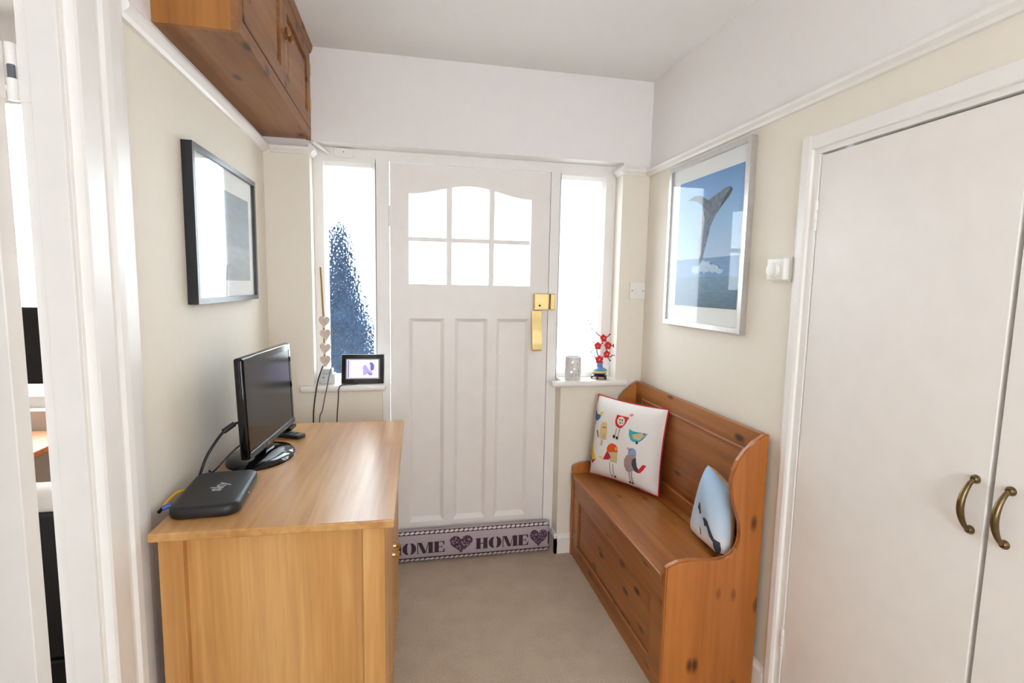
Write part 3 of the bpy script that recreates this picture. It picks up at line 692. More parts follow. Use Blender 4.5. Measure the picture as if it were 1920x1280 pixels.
BIRDS = {
'blue': [('b', [(-0.97, 0.58), (-0.94, 0.43), (-0.86, 0.39), (-0.78, 0.41), (-0.7, 0.48), (-0.67, 0.58), (-0.84, 0.56), (-0.88, 0.62), (-0.92, 0.63)]), ('y', [(-0.72, 0.57), (-0.7, 0.65), (-0.63, 0.68), (-0.61, 0.62), (-0.67, 0.56)]), ('L', [(-0.9, 0.39), (-0.89, 0.28)]), ('L', [(-0.84, 0.4), (-0.85, 0.29)])],
'tan': [('t', [(-0.64, 0.3), (-0.62, 0.37), (-0.56, 0.42), (-0.48, 0.43), (-0.43, 0.38), (-0.41, 0.19), (-0.41, 0.01), (-0.54, -0.02), (-0.64, 0.02), (-0.65, 0.18)]), ('k', [(-0.55, 0.14), (-0.44, 0.17), (-0.42, 0.02), (-0.55, -0.01)]), ('g', [(-0.78, 0.15), (-0.72, 0.2), (-0.65, 0.02), (-0.69, 0.01)]), ('L', [(-0.56, -0.03), (-0.55, -0.16)]), ('L', [(-0.52, -0.02), (-0.51, -0.16)]), ('F', [(-.52, .30), (-.50, .30)]), ('F', [(-.46, .31), (-.445, .31)])],
'red': [('r', [(-0.17, 0.7), (0.18, 0.7), (0.12, 0.53), (0.03, 0.41), (-0.05, 0.39), (-0.15, 0.43), (-0.19, 0.53)]), ('C', [(-0.02, 0.57), (0.09, 0.59)]), ('p', [(0.16, 0.74), (0.2, 0.8), (0.28, 0.79), (0.24, 0.73)]), ('L', [(-0.11, 0.37), (-0.14, 0.16)]), ('L', [(-0.01, 0.39), (-0.05, 0.16)]), ('F', [(-0.17, 0.15), (-0.13, 0.15)]), ('F', [(-0.07, 0.14), (-0.03, 0.15)]), ('F', [(-.05, .60), (-.03, .60)]), ('F', [(.02, .60), (.04, .60)]), ('F', [(-.02, .53), (.0, .53)]), ('F', [(.04, .54), (.055, .54)])],
'teal': [('e', [(0.25, 0.44), (0.35, 0.4), (0.47, 0.4), (0.61, 0.41), (0.73, 0.41), (0.69, 0.35), (0.63, 0.25), (0.55, 0.18), (0.41, 0.15), (0.32, 0.19), (0.26, 0.3)]), ('k', [(0.34, 0.32), (0.61, 0.41), (0.66, 0.35), (0.56, 0.22), (0.4, 0.22)]), ('s', [(0.61, 0.41), (0.73, 0.41), (0.67, 0.33), (0.62, 0.36)]), ('F', [(0.5, 0.15), (0.53, 0.16)]), ('F', [(.66, .385), (.675, .385)])],
'yellow': [('y', [(-0.91, 0.01), (-0.88, 0.04), (-0.86, -0.03), (-0.87, -0.26), (-0.68, -0.53), (-0.75, -0.63), (-0.83, -0.68), (-0.94, -0.61), (-0.94, -0.24)]), ('m', [(-0.89, -0.62), (-0.67, -0.54), (-0.81, -0.69)]), ('g', [(-.93, -.5), (-.86, -.5), (-.84, -.6), (-.92, -.62)]), ('L', [(-0.96, -0.69), (-0.94, -0.81)]), ('L', [(-0.88, -0.69), (-0.87, -0.81)])],
'orange': [('o', [(-0.34, -0.27), (-0.36, -0.18), (-0.31, -0.09), (-0.22, -0.03), (-0.11, -0.04), (-0.04, -0.1), (-0.02, -0.21), (-0.16, -0.27)]), ('k', [(-0.3, -0.27), (-0.02, -0.21), (-0.01, -0.49), (-0.22, -0.49)]), ('m', [(-0.34, -0.27), (-0.3, -0.27), (-0.2, -0.38), (-0.26, -0.46), (-0.43, -0.49)]), ('y', [(-0.56, -0.45), (-0.54, -0.42), (-0.42, -0.45), (-0.43, -0.49)]), ('Y', [(-0.08, -0.14), (-0.045, -0.13)]), ('F', [(-.08, -.14), (-.065, -.14)]), ('L', [(-0.22, -0.51), (-0.18, -0.84)]), ('L', [(-0.12, -0.52), (-0.09, -0.82)]), ('F', [(-0.15, -0.85), (-0.13, -0.85)]), ('F', [(-0.06, -0.85), (-0.03, -0.84)])],
'grey': [('s', [(0.3, -0.08), (0.32, -0.02), (0.4, 0.01), (0.48, -0.01), (0.52, -0.09), (0.52, -0.18), (0.3, -0.19)]), ('p', [(0.25, -0.01), (0.31, -0.01), (0.3, -0.09)]), ('q', [(0.27, -0.2), (0.53, -0.13), (0.46, -0.25), (0.41, -0.4), (0.48, -0.53), (0.41, -0.58), (0.29, -0.6), (0.21, -0.48), (0.21, -0.32)]), ('d', [(0.52, -0.18), (0.57, -0.4), (0.66, -0.51), (0.61, -0.55), (0.5, -0.52), (0.42, -0.4), (0.44, -0.27)]), ('r', [(0.62, -0.53), (0.6, -0.49), (0.71, -0.32), (0.79, -0.33), (0.72, -0.46), (0.65, -0.54)]), ('L', [(0.36, -0.59), (0.38, -0.84)]), ('L', [(0.44, -0.57), (0.44, -0.83)]), ('F', [(0.36, -0.86), (0.39, -0.85)]), ('F', [(0.44, -0.85), (0.47, -0.84)]), ('F', [(.36, -.05), (.375, -.05)])],
}
cu = thing('bird_cushion', (1.03, 2.30, SZ), 'square white cushion printed with colourful birds and edged in red piping', 'cushion')
cor = rect_corners((1.062, 2.318, .672), -1.01, -.104, .015, .402, .412)
bm = B(); pt = pillow(bm, cor, .135); obj('cover', bm, ['fabric_white', 'fabric_white'], cu, True)
bm = B(); ring = [(-1+2*k/20, 1) for k in range(20)] + [(1, 1-2*k/20) for k in range(20)] + [(1-2*k/20, -1) for k in range(20)] + [(-1, -1+2*k/20) for k in range(21)]
tube(bm, [pt(s, t, 1) for s, t in ring], .0035, 8); obj('piping', bm, 'piping_red', cu, True)
for k, it in BIRDS.items(): decals(it, pt, 'bird_print', cu)
PENGUINS = [[('d', [(-0.07, -0.09), (0.16, 0.0), (0.31, -0.03), (0.45, -0.17), (0.66, -0.4), (0.85, -0.45), (0.87, -0.64), (0.82, -0.77), (0.78, -0.82), (0.68, -0.84), (0.61, -0.65), (0.61, -0.51), (0.44, -0.41), (0.33, -0.25), (0.26, -0.2), (0.11, -0.26), (0.04, -0.14)])], [('d', [(0.62, -0.85), (0.85, -0.79), (1.16, -0.76), (1.01, -0.81), (0.76, -0.85)])], [('d', [(-0.44, 0.05), (-0.41, 0.23), (-0.35, 0.22), (-0.19, -0.03), (-0.27, -0.07), (-0.36, 0.03)])], [('d', [(-0.19, -0.39), (-0.07, -0.47), (-0.03, -0.62), (-0.08, -0.63), (-0.11, -0.51)])]]
cu = thing('penguin_cushion', (1.12, 1.70, SZ), 'small pale blue cushion printed with penguins leaning on the bench end', 'cushion')
cor = [(1.112, 1.708, .774), (1.150, 1.610, .71), (1.135, 1.568, .462), (1.130, 1.823, .470)]
bm = B(); pt = pillow(bm, [Vector(c) for c in cor], .11, pinch=.02)
cov = obj('cover', bm, ['fabric_penguin', 'fabric_beige'], None, True)
cov.data.transform(Matrix.Translation((-1.12, -1.70, -.60))); cov.parent = cu; cov.location = (0, 0, .60-SZ)
for it in PENGUINS: decals(it, pt, 'penguin_print', cu)

# ------------------------------------------------------------------ draught excluder
ex = thing('draught_excluder', (.32, 2.61, 0), 'long stuffed fabric draught excluder lettered HOME with hearts at the door', 'draught excluder')
EX0, EX1, EYC, EZC, EH, ET = -.14, .760, 2.612, .082, .081, .046
def ex_h(x): return EH*(1-.5*max(0, abs((x-(EX0+EX1)/2)/((EX1-EX0)/2))-.97)/.03) + .003*math.sin(14*x)
def ex_pt(x, a, off=0):
    e = min(1, max(0, (EX1-x)/.03, 0)) if x > EX1-.03 else min(1, max(0, (x-EX0)/.03))
    k = .35+.65*math.sqrt(max(0, 1-(1-e)**2)); c_, s_ = math.cos(a), math.sin(a)
    yy = math.copysign(abs(c_)**.7, c_); zz = math.copysign(abs(s_)**.7, s_)
    return Vector((x, EYC-(ET*k+off)*yy, EZC+.004*math.sin(9*x)*0+(EH*(.93+.07*k)+off)*zz))
def ex_front(x, z, off):
    q = max(-.98, min(.98, (z-EZC)/EH)); a = math.asin(math.copysign(abs(q)**(1/.7), q)); return ex_pt(x, a, off)
bm = B(); NX, NA = 90, 32
xs_ = [EX0+(EX1-EX0)*(.5-.5*math.cos(PI*k/NX)) for k in range(NX+1)]
rg = [[bm.verts.new(ex_pt(x, 2*PI*q/NA)) for q in range(NA)] for x in xs_]
for i in range(NX):
    for q in range(NA): bm.faces.new((rg[i][q], rg[i][(q+1) % NA], rg[i+1][(q+1) % NA], rg[i+1][q]))
bm.faces.new(list(reversed(rg[0]))); bm.faces.new(rg[-1])
plain('fabric_grey', (176, 164, 168), .95, nscale=350, var=.14, bmp=.3)
obj('cover', bm, 'fabric_grey', ex, True)
def ex_decal(polys, name, mat, off=.0012, parent=ex, cuts=2):
    bm = B()
    for p in polys:
        b2 = B(); f = b2.faces.new([b2.verts.new((x, z, 0)) for x, z in p]); bmesh.ops.triangulate(b2, faces=[f])
        if cuts: bmesh.ops.subdivide_edges(b2, edges=b2.edges[:], cuts=cuts, use_grid_fill=True)
        vm = {v_: bm.verts.new(ex_front(v_.co.x, v_.co.y, off)) for v_ in b2.verts}
        for f in b2.faces: bm.faces.new([vm[v_] for v_ in f.verts])
        b2.free()
    return obj(name, bm, mat, parent)
def R_(x0, x1, z0, z1): return [(x0, z0), (x1, z0), (x1, z1), (x0, z1)]
def arcp(cx, cz, rx, rz, a0, a1, n=14): return [(cx+rx*math.cos(a0+(a1-a0)*k/n), cz+rz*math.sin(a0+(a1-a0)*k/n)) for k in range(n+1)]
GL = {
 'H': (1.10, [R_(.06, .42, 0, 1), R_(.66, 1.02, 0, 1), R_(.42, .66, .46, .54), R_(0, .06, 0, .05), R_(.42, .48, 0, .05), R_(.60, .66, 0, .05), R_(1.02, 1.08, 0, .05), R_(0, .06, .95, 1), R_(.42, .48, .95, 1), R_(.60, .66, .95, 1), R_(1.02, 1.08, .95, 1)]),
 'O': (1.18, [arcp(.50, .5, .48, .52, PI/2, 1.5*PI) + [(.50, .04), (.42, .2), (.40, .5), (.42, .8)], arcp(.66, .5, .48, .52, -PI/2, PI/2) + [(.74, .8), (.76, .5), (.74, .2)]]),
 'M': (1.42, [R_(.06, .13, 0, 1), R_(0, .22, 0, .05), [(.10, 1), (.42, 1), (.80, .05), (.66, 0), (.52, 0)], [(.72, .10), (.78, .10), (1.02, 1), (.95, 1)], R_(.98, 1.34, 0, 1), R_(.92, .98, 0, .05), R_(1.34, 1.40, 0, .05)]),
 'E': (1.00, [R_(.06, .42, 0, 1), R_(0, .06, 0, .05), R_(0, .06, .95, 1), R_(.42, .90, 0, .07), R_(.42, .88, .93, 1), R_(.42, .68, .47, .54), [(.90, 0), (.93, .36), (.88, .34), (.74, .07)], [(.88, 1), (.90, .66), (.85, .68), (.72, .93)], [(.68, .34), (.72, .34), (.72, .68), (.68, .68)]]),
}
def word(x0, x1, z0, h):
    tot = sum(GL[c][0] for c in 'HOME'); k = (x1-x0)/tot; x = x0
    for c in 'HOME':
        ex_decal([[(x+px_*k, z0+pz_*h) for px_, pz_ in p] for p in GL[c][1]], 'letter', 'ink_purple'); x += GL[c][0]*k
word(.352, .640, .055, .058); word(-.092, .196, .055, .058)
m, nt, b = newmat('ink_heart'); v = coords(nt); vo_ = node(nt, 'ShaderNodeTexVoronoi'); vo_.inputs['Scale'].default_value = 130; nt.links.new(v, vo_.inputs['Vector'])
nt.links.new(ramp(nt, vo_.outputs['Distance'], [(.35, srgb((70, 42, 62))), (.6, srgb((84, 56, 78))), (.74, srgb((160, 142, 152)))]), b.inputs['Base Color']); b.inputs['Roughness'].default_value = .9
def heart_pts(cx, cz, w_, h_, n=28):
    p = []
    for k in range(n):
        t_ = 2*PI*k/n; x = 16*math.sin(t_)**3; z = 13*math.cos(t_)-5*math.cos(2*t_)-2*math.cos(3*t_)-math.cos(4*t_); p.append((cx+x/32*w_, cz+(z+2.5)/29*h_))
    return p
for cx, w_ in ((.276, .122), (.692, .098)): ex_decal([heart_pts(cx, .086, w_, .094)], 'heart_print', 'ink_heart')
for za_, zb_ in ((.010, .034), (.149, .1615)): ex_decal([R_(EX0+.03+k*.05, EX0+.08+k*.05, za_, zb_) for k in range(17)], 'border_band', 'ink_purple', .001)
ex_decal([R_(.744, .754, .02, .15)], 'end_seam', 'ink_purple', .0015)
sp = []
for k in range(34):
    x = EX0+.04+k*.0252
    for zc, r_ in ((.021, .0085), (.1555, .0045)): sp.append([(x+(.010+.003*random.random())*math.cos(a_)+.004*math.sin(a_), zc+r_*math.sin(a_)) for a_ in [2*PI*q/9 for q in range(9)]])
ex_decal(sp, 'border_spots', 'ink_white', .0022, parent=ex, cuts=0)['kind'] = 'stuff'

# ------------------------------------------------------------------ pictures
def picture(name, X, s, y0, y1, z0, z1, fw_, dep, fmat, label):
    """s=+1: hangs on the left wall facing +X, s=-1: on the right wall facing -X"""
    t = thing(name, (X, (y0+y1)/2, z0), label, 'picture')
    def bb(d0, d1, *r): a, b_ = X+s*d0, X+s*d1; return (min(a, b_), max(a, b_), *r)
    bm = B()
    for r in ((y0, y0+fw_, z0, z1), (y1-fw_, y1, z0, z1), (y0+fw_, y1-fw_, z0, z0+fw_), (y0+fw_, y1-fw_, z1-fw_, z1)): box(bm, *bb(.001, dep, *r))
    obj('frame', bm, fmat, t)
    obj('mount', bx(*bb(.003, dep-.012, y0+fw_, y1-fw_, z0+fw_, z1-fw_)), 'mat_white', t)
    obj('glazing', bx(*bb(dep-.0065, dep-.0045, y0+fw_, y1-fw_, z0+fw_, z1-fw_)), 'clear_glass', t)
    return t, bb
t, bb = picture('seascape_picture', L, 1, 1.672, 2.302, 1.357, 1.823, .017, .030, 'frame_dark', 'landscape seascape picture in a thin dark frame above the monitor')
obj('print', bx(*bb(.0181, .0188, 1.735, 2.235, 1.43, 1.735)), 'print_seascape', t)
t, bb = picture('whale_picture', R, -1, 1.712, 2.302, 1.266, 1.984, .020, .026, 'silver', 'portrait picture of a breaching whale in a silver frame')
dx = .0141
pr_ = obj('print', bx(*bb(dx, dx+.0006, 1.756, 2.218, 1.56, 1.900)), 'print_sky', t)
obj('print_far_sea', bx(*bb(dx, dx+.0006, 1.756, 2.218, 1.483, 1.56)), 'print_far_sea', t)
obj('print_near_sea', bx(*bb(dx, dx+.0006, 1.756, 2.218, 1.355, 1.483)), 'print_near_sea', t)
WH = [(1.83, 1.823), (1.823, 1.812), (1.838, 1.794), (1.881, 1.764), (1.904, 1.749), (1.933, 1.725), (1.96, 1.685), (1.982, 1.636), (1.996, 1.586), (2.007, 1.535), (2.030, 1.535), (2.039, 1.641), (2.041, 1.709), (2.037, 1.753), (2.016, 1.785), (1.998, 1.793), (1.935, 1.81), (1.876, 1.825), (1.847, 1.828)]
FIN = [(2.000, 1.760), (2.016, 1.772), (2.067, 1.802), (2.096, 1.809), (2.149, 1.816), (2.098, 1.830), (2.041, 1.824), (1.990, 1.798)]
def flat(poly, d, name, mat, parent):
    bm = B(); f = bm.faces.new([bm.verts.new((R-d, y, z)) for y, z in poly]); bmesh.ops.triangulate(bm, faces=[f]); return obj(name, bm, mat, parent)
wl = flat(WH, dx+.0009, 'whale_print', 'whale_grey', t)
flat(FIN, dx+.0012, 'fin_print', 'whale_dark', t)
flat([(1.83, 1.823), (1.823, 1.812), (1.838, 1.794), (1.881, 1.764), (1.904, 1.749), (1.893, 1.768), (1.862, 1.800)], dx+.0012, 'jaw_print', 'whale_dark', t)
flat([(2.039, 1.641), (2.041, 1.709), (2.037, 1.753), (2.020, 1.765), (2.005, 1.72), (2.012, 1.65), (2.018, 1.57), (2.030, 1.56)], dx+.0012, 'belly_print', 'whale_pale', t)
for cy_, cz_, ry, rz_ in ((1.985, 1.525, .05, .028), (1.925, 1.515, .045, .018), (2.05, 1.512, .04, .02), (1.88, 1.503, .03, .01)):
    flat([(cy_+ry*math.cos(2*PI*k/20)*(.8+.25*random.random()), cz_+rz_*math.sin(2*PI*k/20)*(.7+.4*random.random())) for k in range(20)], dx+.0014+.0001*cy_, 'spray_print', 'spray_white', t)

# ------------------------------------------------------------------ switches
t = thing('wall_switch', (1.193, D, 1.373), 'square white wall switch with two screws beside the recess', 'switch')
obj('plate', bx(1.150, 1.236, D-.010, D-.0005, 1.373, 1.459, bev=.002), 'plastic_white', t)
for x in (1.162, 1.224):
    bm = B(); tube(bm, [(x, D-.0112, 1.416), (x, D-.0095, 1.416)], .0032, 10); obj('screw', bm, 'remote_grey', t)
obj('rocker', bx(1.182, 1.206, D-.0125, D-.010, 1.402, 1.430, bev=.001), 'plastic_white', t)
t = thing('thermostat', (R, 1.535, 1.46), 'white room thermostat with a round dial', 'thermostat')
obj('back_plate', bx(R-.008, R-.0005, 1.489, 1.581, 1.460, 1.541, bev=.002), 'plastic_white', t)
cs = obj('case', bx(R-.034, R-.008, 1.494, 1.575, 1.464, 1.538, bev=.005, seg=3), 'plastic_white', t, True)
bm = B(); tube(bm, [(R-.034, 1.537, 1.497), (R-.037, 1.537, 1.497), (R-.046, 1.537, 1.497), (R-.048, 1.537, 1.497)], [.0265, .026, .0245, .021], 28); obj('dial', bm, 'plastic_white', t, True)

# ------------------------------------------------------------------ things on the sills
SILL = .944
# pierced white tealight holder: a shell with heart-shaped holes cut through
t = thing('tealight_holder', (.862, 2.588, SILL), 'white ceramic tealight holder pierced with hearts', 'candle holder')
bm = B(); lathe(bm, [(.041, 0), (.0425, .003), (.0425, .120), (.041, .1225), (.038, .1225), (.038, .006), (.0001, .006)], 0, 0, 40)
sh = obj('shell', bm, 'ceramic_white', t, True, world=False)
bm = B()
for x, z, s_ in ((-.017, .096, .013), (.014, .078, .015), (-.020, .042, .012), (.005, .030, .014), (.021, .048, .010), (-.006, .060, .009), (-.010, .079, .007), (.020, .100, .008), (.006, .104, .006), (-.023, .068, .006), (.006, .050, .005), (-.010, .040, .006), (.020, .026, .007), (-.020, .022, .006), (.010, .092, .006)):
    prism(bm, list(reversed(heart_pts(x, z, s_*1.15, s_*1.3, 16))), 'Y', -.06, .06)
bmesh.ops.recalc_face_normals(bm, faces=bm.faces); cm = bpy.data.meshes.new('cut'); bm.to_mesh(cm); bm.free(); co = bpy.data.objects.new('cut', cm); COL.objects.link(co)
md = sh.modifiers.new('b', 'BOOLEAN'); md.object = co; md.operation = 'DIFFERENCE'; md.solver = 'EXACT'
co.location = (.862, 2.588, SILL); bpy.context.view_layer.update()
dg = bpy.context.evaluated_depsgraph_get(); nm = bpy.data.meshes.new_from_object(sh.evaluated_get(dg)); sh.modifiers.clear(); sh.data = nm; bpy.data.objects.remove(co)

# vase with red blossom
VX, VY = 1.012, 2.592
t = thing('flower_vase', (VX, VY, SILL), 'small blue striped vase of red beaded blossom twigs on a dark stand', 'vase')
bm = B(); lathe(bm, [(.030, SILL+.012), (.040, SILL+.014), (.041, SILL+.018), (.034, SILL+.021), (.0001, SILL+.021)], VX, VY)
for k in range(5):
    a = 2*PI*k/5+.3; tube(bm, [(VX+.034*math.cos(a), VY+.034*math.sin(a), SILL+.014), (VX+.041*math.cos(a), VY+.041*math.sin(a), SILL+.007), (VX+.040*math.cos(a), VY+.040*math.sin(a), SILL)], [.007, .006, .004], 8)
obj('stand', bm, 'stand_brown', t, True)
b0 = SILL+.0212
bm = B(); lathe(bm, [(.022, b0), (.034, b0+.006), (.040, b0+.014), (.041, b0+.022), (.038, b0+.030), (.026, b0+.037), (.0165, b0+.042), (.0155, b0+.056), (.0175, b0+.072), (.018, b0+.074), (.015, b0+.074), (.013, b0+.056)], VX, VY)
vb_ = obj('body', bm, 'vase_blue', t, True)
bm = B(); lathe(bm, [(.0401, b0+.0135), (.0414, b0+.016), (.0416, b0+.021), (.0409, b0+.0245)], VX, VY); obj('yellow_band', bm, 'vase_yellow', vb_, True)
bm = B(); lathe(bm, [(.0225, b0+.0003), (.0345, b0+.006), (.0385, b0+.0115), (.0375, b0+.011)], VX, VY); obj('navy_band', bm, 'vase_navy', vb_, True)
def twig(pts, r0_=.0026, r1_=.0017):
    p = smooth_path([(VX+x, VY+y, z) for x, y, z in pts], 6); bm = B(); tube(bm, p, [r0_+(r1_-r0_)*k/(len(p)-1) for k in range(len(p))], 6); obj('twig', bm, 'twig_dark', t, True)
for pts in ([(0, 0, 1.02), (-.008, -.005, 1.06), (-.022, -.01, 1.09), (-.023, -.012, 1.125), (-.042, -.012, 1.140)],
            [(0, 0, 1.02), (.012, -.005, 1.06), (.030, -.01, 1.075), (.032, -.01, 1.10), (.036, -.012, 1.125), (.012, -.01, 1.162), (-.022, -.008, 1.185), (-.046, -.006, 1.215), (-.076, -.004, 1.257)],
            [(.030, -.01, 1.075), (.052, -.012, 1.062), (.066, -.012, 1.072), (.085, -.012, 1.068), (.094, -.012, 1.074)],
            [(.036, -.012, 1.125), (.056, -.012, 1.121), (.068, -.012, 1.126)], [(.012, -.01, 1.165), (.034, -.01, 1.170), (.046, -.01, 1.182)],
            [(0, 0, 1.04), (-.030, -.006, 1.062), (-.038, -.006, 1.078), (-.052, -.006, 1.088)], [(-.022, -.01, 1.125), (-.004, -.01, 1.128), (.006, -.01, 1.136)],
            [(.030, -.01, 1.07), (.045, -.012, 1.052), (.052, -.012, 1.044)]): twig(pts)
for x, y, z in ((-.076, -.004, 1.257), (-.060, -.005, 1.236), (-.052, -.006, 1.212), (.094, -.012, 1.076), (.068, -.012, 1.127), (.070, -.012, 1.118), (.047, -.01, 1.183), (-.053, -.006, 1.09), (-.043, -.012, 1.141), (.053, -.012, 1.043), (.007, -.01, 1.137)):
    bm = B(); bmesh.ops.create_icosphere(bm, subdivisions=1, radius=.0045, matrix=Matrix.Translation((VX+x, VY+y, z))); obj('bud', bm, 'twig_dark', t, True)
def blossom(x, y, z, r_, tilt_):
    c = Vector((VX+x, VY+y, z)); nrm = Vector((tilt_[0], -1, tilt_[1])).normalized(); a1 = nrm.cross(Vector((0, 0, 1))).normalized(); a2 = a1.cross(nrm)
    bm = B()
    for k in range(5):
        a = 2*PI*k/5+.3; d = a1*math.cos(a)+a2*math.sin(a); Mt = Matrix((d, nrm.cross(d), nrm)).transposed().to_4x4(); Mt.translation = c+d*r_*.58-nrm*.001
        bmesh.ops.create_uvsphere(bm, u_segments=10, v_segments=6, radius=1, matrix=Mt @ Matrix.Diagonal((r_*.56, r_*.52, r_*.24, 1)))
    o = obj('blossom', bm, 'petal_red', t, True)
    bm = B(); Mt = Matrix.Translation(c+nrm*r_*.12); bmesh.ops.create_uvsphere(bm, u_segments=8, v_segments=6, radius=r_*.24, matrix=Mt)
    obj('stamens', bm, 'stamen_gold', o, True)
for q in ((.012, -.014, 1.163, .019, (.2, .3)), (-.020, -.016, 1.122, .018, (-.3, 0)), (.036, -.018, 1.124, .020, (.2, .1)), (.031, -.018, 1.078, .020, (.3, .0)), (-.010, -.018, 1.050, .020, (-.2, -.1))): blossom(*q)

# digital photo frame
pf = thing('digital_photo_frame', (-.208, 2.562, SILL), 'black digital photo frame with a lit screen leaning on the sill', 'photo frame')
pf.rotation_euler = (math.radians(-12), 0, math.radians(-2)); bpy.context.view_layer.update()
def pobj(name, bm, mat, parent=pf): return obj(name, bm, mat, parent, world=False)
W2, H2 = .101, .142
pobj('back_shell', bx(-W2, W2, .004, .022, .001, H2+.003, bev=.002), 'plastic_grey')
pobj('surround', bx(-W2+.002, W2-.002, -.004, .004, .002, H2, bev=.0015), 'black_gloss')
pobj('inner_rim', bx(-.079, .079, -.0052, -.004, .024, .122), 'logo_grey')
scn = pobj('screen', bx(-.073, .073, -.0060, -.0052, .029, .117), 'screen_lit')
bm = B(); y = -.0066
def pf_poly(p):
    bm.faces.new([bm.verts.new((a, y, b_)) for a, b_ in p])
pf_poly([(.002, .045), (.006, .062), (.000, .075), (.002, .088), (.010, .092), (.018, .086), (.020, .074), (.030, .066), (.040, .062), (.046, .050), (.044, .042), (.032, .040), (.030, .048), (.022, .052), (.014, .044), (.008, .042)])
bmesh.ops.triangulate(bm, faces=bm.faces[:]); obj('animal_picture', bm, 'screen_ink_pale', scn, world=False)
bm = B(); y = -.0069; pf_poly([(-.069, .031), (-.064, .031), (-.064, .114), (-.069, .114)]); obj('side_bar', bm, 'screen_ink', scn, world=False)
bm = B(); pf_poly([(.020, .058), (.032, .052), (.044, .048), (.042, .043), (.028, .046)]); obj('dark_patch', bm, 'screen_ink', scn, world=False)
bm = B(); pf_poly([(.040, .062), (.052, .070), (.054, .088), (.046, .102), (.036, .104), (.030, .096), (.038, .092), (.042, .082), (.036, .072)])
bmesh.ops.triangulate(bm, faces=bm.faces[:]); obj('curled_tail', bm, 'screen_ink', scn, world=False)
bm = B(); prism(bm, [(.022, .05), (.060, .0105), (.056, .0105), (.022, .035)], 'X', -.02, .02); pobj('stand_leg', bm, 'plastic_grey')
bm = B(); tube(bm, smooth_path([(-.204, 2.592, .955), (-.232, 2.556, .948), (-.290, 2.532, .949), (-.312, 2.519, .935), (-.316, 2.512, .88), (-.322, 2.50, .78), (-.325, 2.49, .60), (-.326, 2.47, .30)]), .0026, 8)
tag(obj('frame_cable', bm, 'black_cable', smooth=True), 'thin black cable hanging from the photo frame over the sill', 'cable')

# plug adaptor with leads
t = thing('plug_adaptor', (-.37, 2.60, SILL), 'white plug-in adaptor block with a second plug stacked on it', 'adaptor')
obj('lower_block', bx(-.408, -.338, 2.575, 2.640, SILL, SILL+.048, bev=.004, seg=3), 'plastic_grey', t, True)
obj('upper_block', bx(-.398, -.350, 2.585, 2.635, SILL+.048, SILL+.072, bev=.004, seg=3), 'plastic_grey', t, True)
obj('socket_slot', bx(-.394, -.386, 2.5738, 2.5755, SILL+.030, SILL+.034), 'dark_hole', t)
bm = B(); tube(bm, smooth_path([(-.393, 2.588, 1.030), (-.397, 2.566, 1.015), (-.408, 2.532, .97), (-.415, 2.512, .92), (-.424, 2.507, .85), (-.427, 2.50, .77), (-.428, 2.48, .40)]), .0032, 8)
tag(obj('adaptor_lead', bm, 'black_cable', smooth=True), 'thicker black lead running down from the adaptor', 'cable')
bm = B(); tube(bm, smooth_path([(-.353, 2.588, 1.022), (-.357, 2.566, 1.010), (-.364, 2.532, .96), (-.374, 2.512, .90), (-.388, 2.507, .83), (-.400, 2.50, .77), (-.405, 2.48, .40)]), .002, 8)
tag(obj('adaptor_lead', bm, 'black_cable', smooth=True), 'thinner black lead running down from the adaptor', 'cable')

# string of wooden hearts
t = thing('heart_garland', (-.392, 2.60, 1.0), 'string of four limed wooden hearts hanging on twine in the recess', 'garland')
bm = B(); tube(bm, smooth_path([(-.398, 2.605, 1.500), (-.394, 2.602, 1.42), (-.391, 2.60, 1.33), (-.388, 2.598, 1.26), (-.386, 2.597, 1.03)]), .004, 8); obj('twine', bm, 'twine', t, True)
bm = B(); tube(bm, [(-.398, 2.605, 1.50), (-.398, FX-.0005, 1.502)], .002, 6); obj('pin', bm, 'silver', t)
for z, dxh, rz_ in ((1.240, .002, .1), (1.178, .008, -.12), (1.112, .004, .15), (1.052, .006, -.1)):
    bm = B(); hp = heart_pts(0, 0, .050, .056, 24)
    prism(bm, list(reversed(hp)), 'Y', -.005, .005); bmesh.ops.recalc_face_normals(bm, faces=bm.faces)
    bmesh.ops.rotate(bm, cent=(0, 0, 0), matrix=Matrix.Rotation(rz_, 3, 'Y'), verts=bm.verts); bmesh.ops.translate(bm, vec=(-.386+dxh, 2.588, z), verts=bm.verts)
    obj('wooden_heart', bm, 'lime_wood', t)

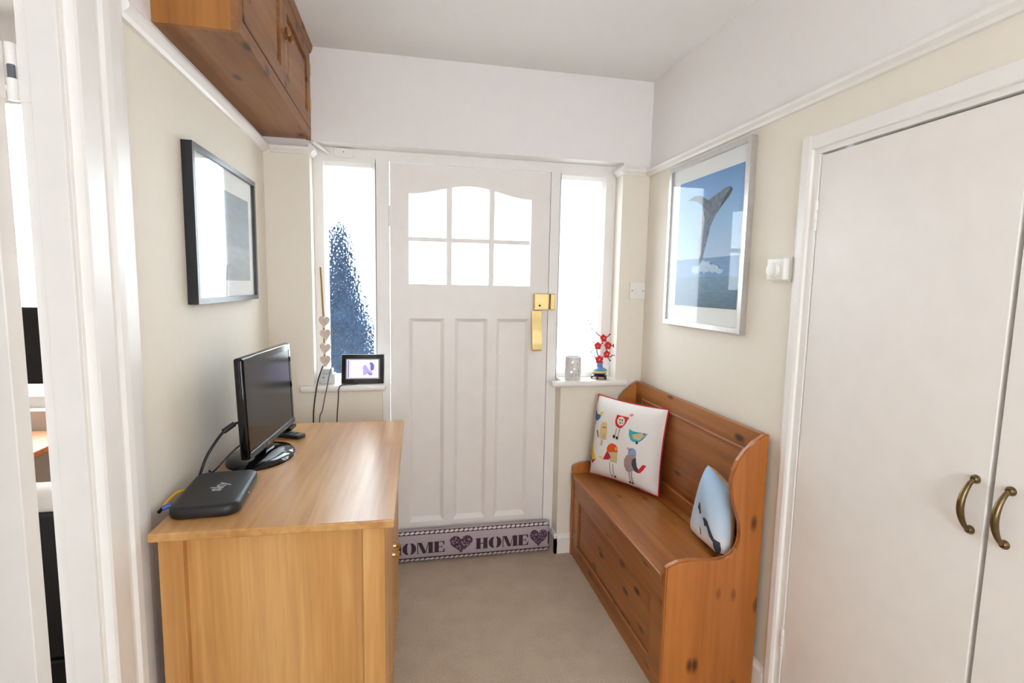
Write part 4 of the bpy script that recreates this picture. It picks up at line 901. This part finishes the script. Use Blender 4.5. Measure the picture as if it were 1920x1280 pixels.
# ------------------------------------------------------------------ next room, seen through the gap by the door
t = thing('desk', (-1.75, 2.3, 0), 'small orange wooden desk seen through the door gap', 'desk')
obj('top', bx(-2.2, -1.36, 2.06, 2.5, .755, .78, bev=.004), 'orange_wood', t)
for x in (-2.15, -1.39):
    for y in (2.10, 2.46):
        bm = B(); lathe(bm, [(.022, 0), (.024, .25), (.030, .45), (.022, .50), (.031, .55), (.031, .755)], x, y, 14); obj('leg', bm, 'orange_wood', t, True)
t = thing('desk_monitor', (-1.62, 2.3, .78), 'black monitor on the desk in the next room', 'monitor')
obj('panel', bx(-1.86, -1.36, 2.28, 2.31, 1.02, 1.315, bev=.006), 'black_matt', t); obj('neck', bx(-1.64, -1.60, 2.31, 2.33, .79, 1.06), 'black_matt', t); obj('foot', bx(-1.72, -1.52, 2.24, 2.38, .78, .792, bev=.004), 'black_matt', t)
t = thing('office_chair', (-1.24, 1.82, 0), 'black office chair standing beyond the doorway', 'chair')
obj('backrest', bx(-1.52, -.93, 1.66, 1.71, .30, .76, bev=.015), 'black_matt', t); obj('seat', bx(-1.52, -.98, 1.71, 1.97, .40, .47, bev=.02), 'black_matt', t); obj('rear_skirt', bx(-1.50, -.95, 1.67, 1.70, .12, .295, bev=.01), 'black_matt', t)
bm = B(); tube(bm, [(-1.24, 1.82, .06), (-1.24, 1.82, .40)], .03, 12); obj('gas_column', bm, 'black_matt', t)
for k in range(5):
    a = 2*PI*k/5+.2; bm = B(); tube(bm, [(-1.24, 1.82, .09), (-1.24+.2*math.cos(a), 1.82+.2*math.sin(a), .06)], [.025, .018], 8); tube(bm, [(-1.24+.2*math.cos(a), 1.82+.2*math.sin(a)-.012, .03), (-1.24+.2*math.cos(a), 1.82+.2*math.sin(a)+.012, .03)], .03, 12); obj('leg', bm, 'black_matt', t)
tag(obj('folded_throw', bx(-1.42, -.96, 1.64, 1.73, .7605, .83, bev=.02, seg=3), 'fabric_white', smooth=True), 'pale folded throw lying over the black chair back', 'throw')
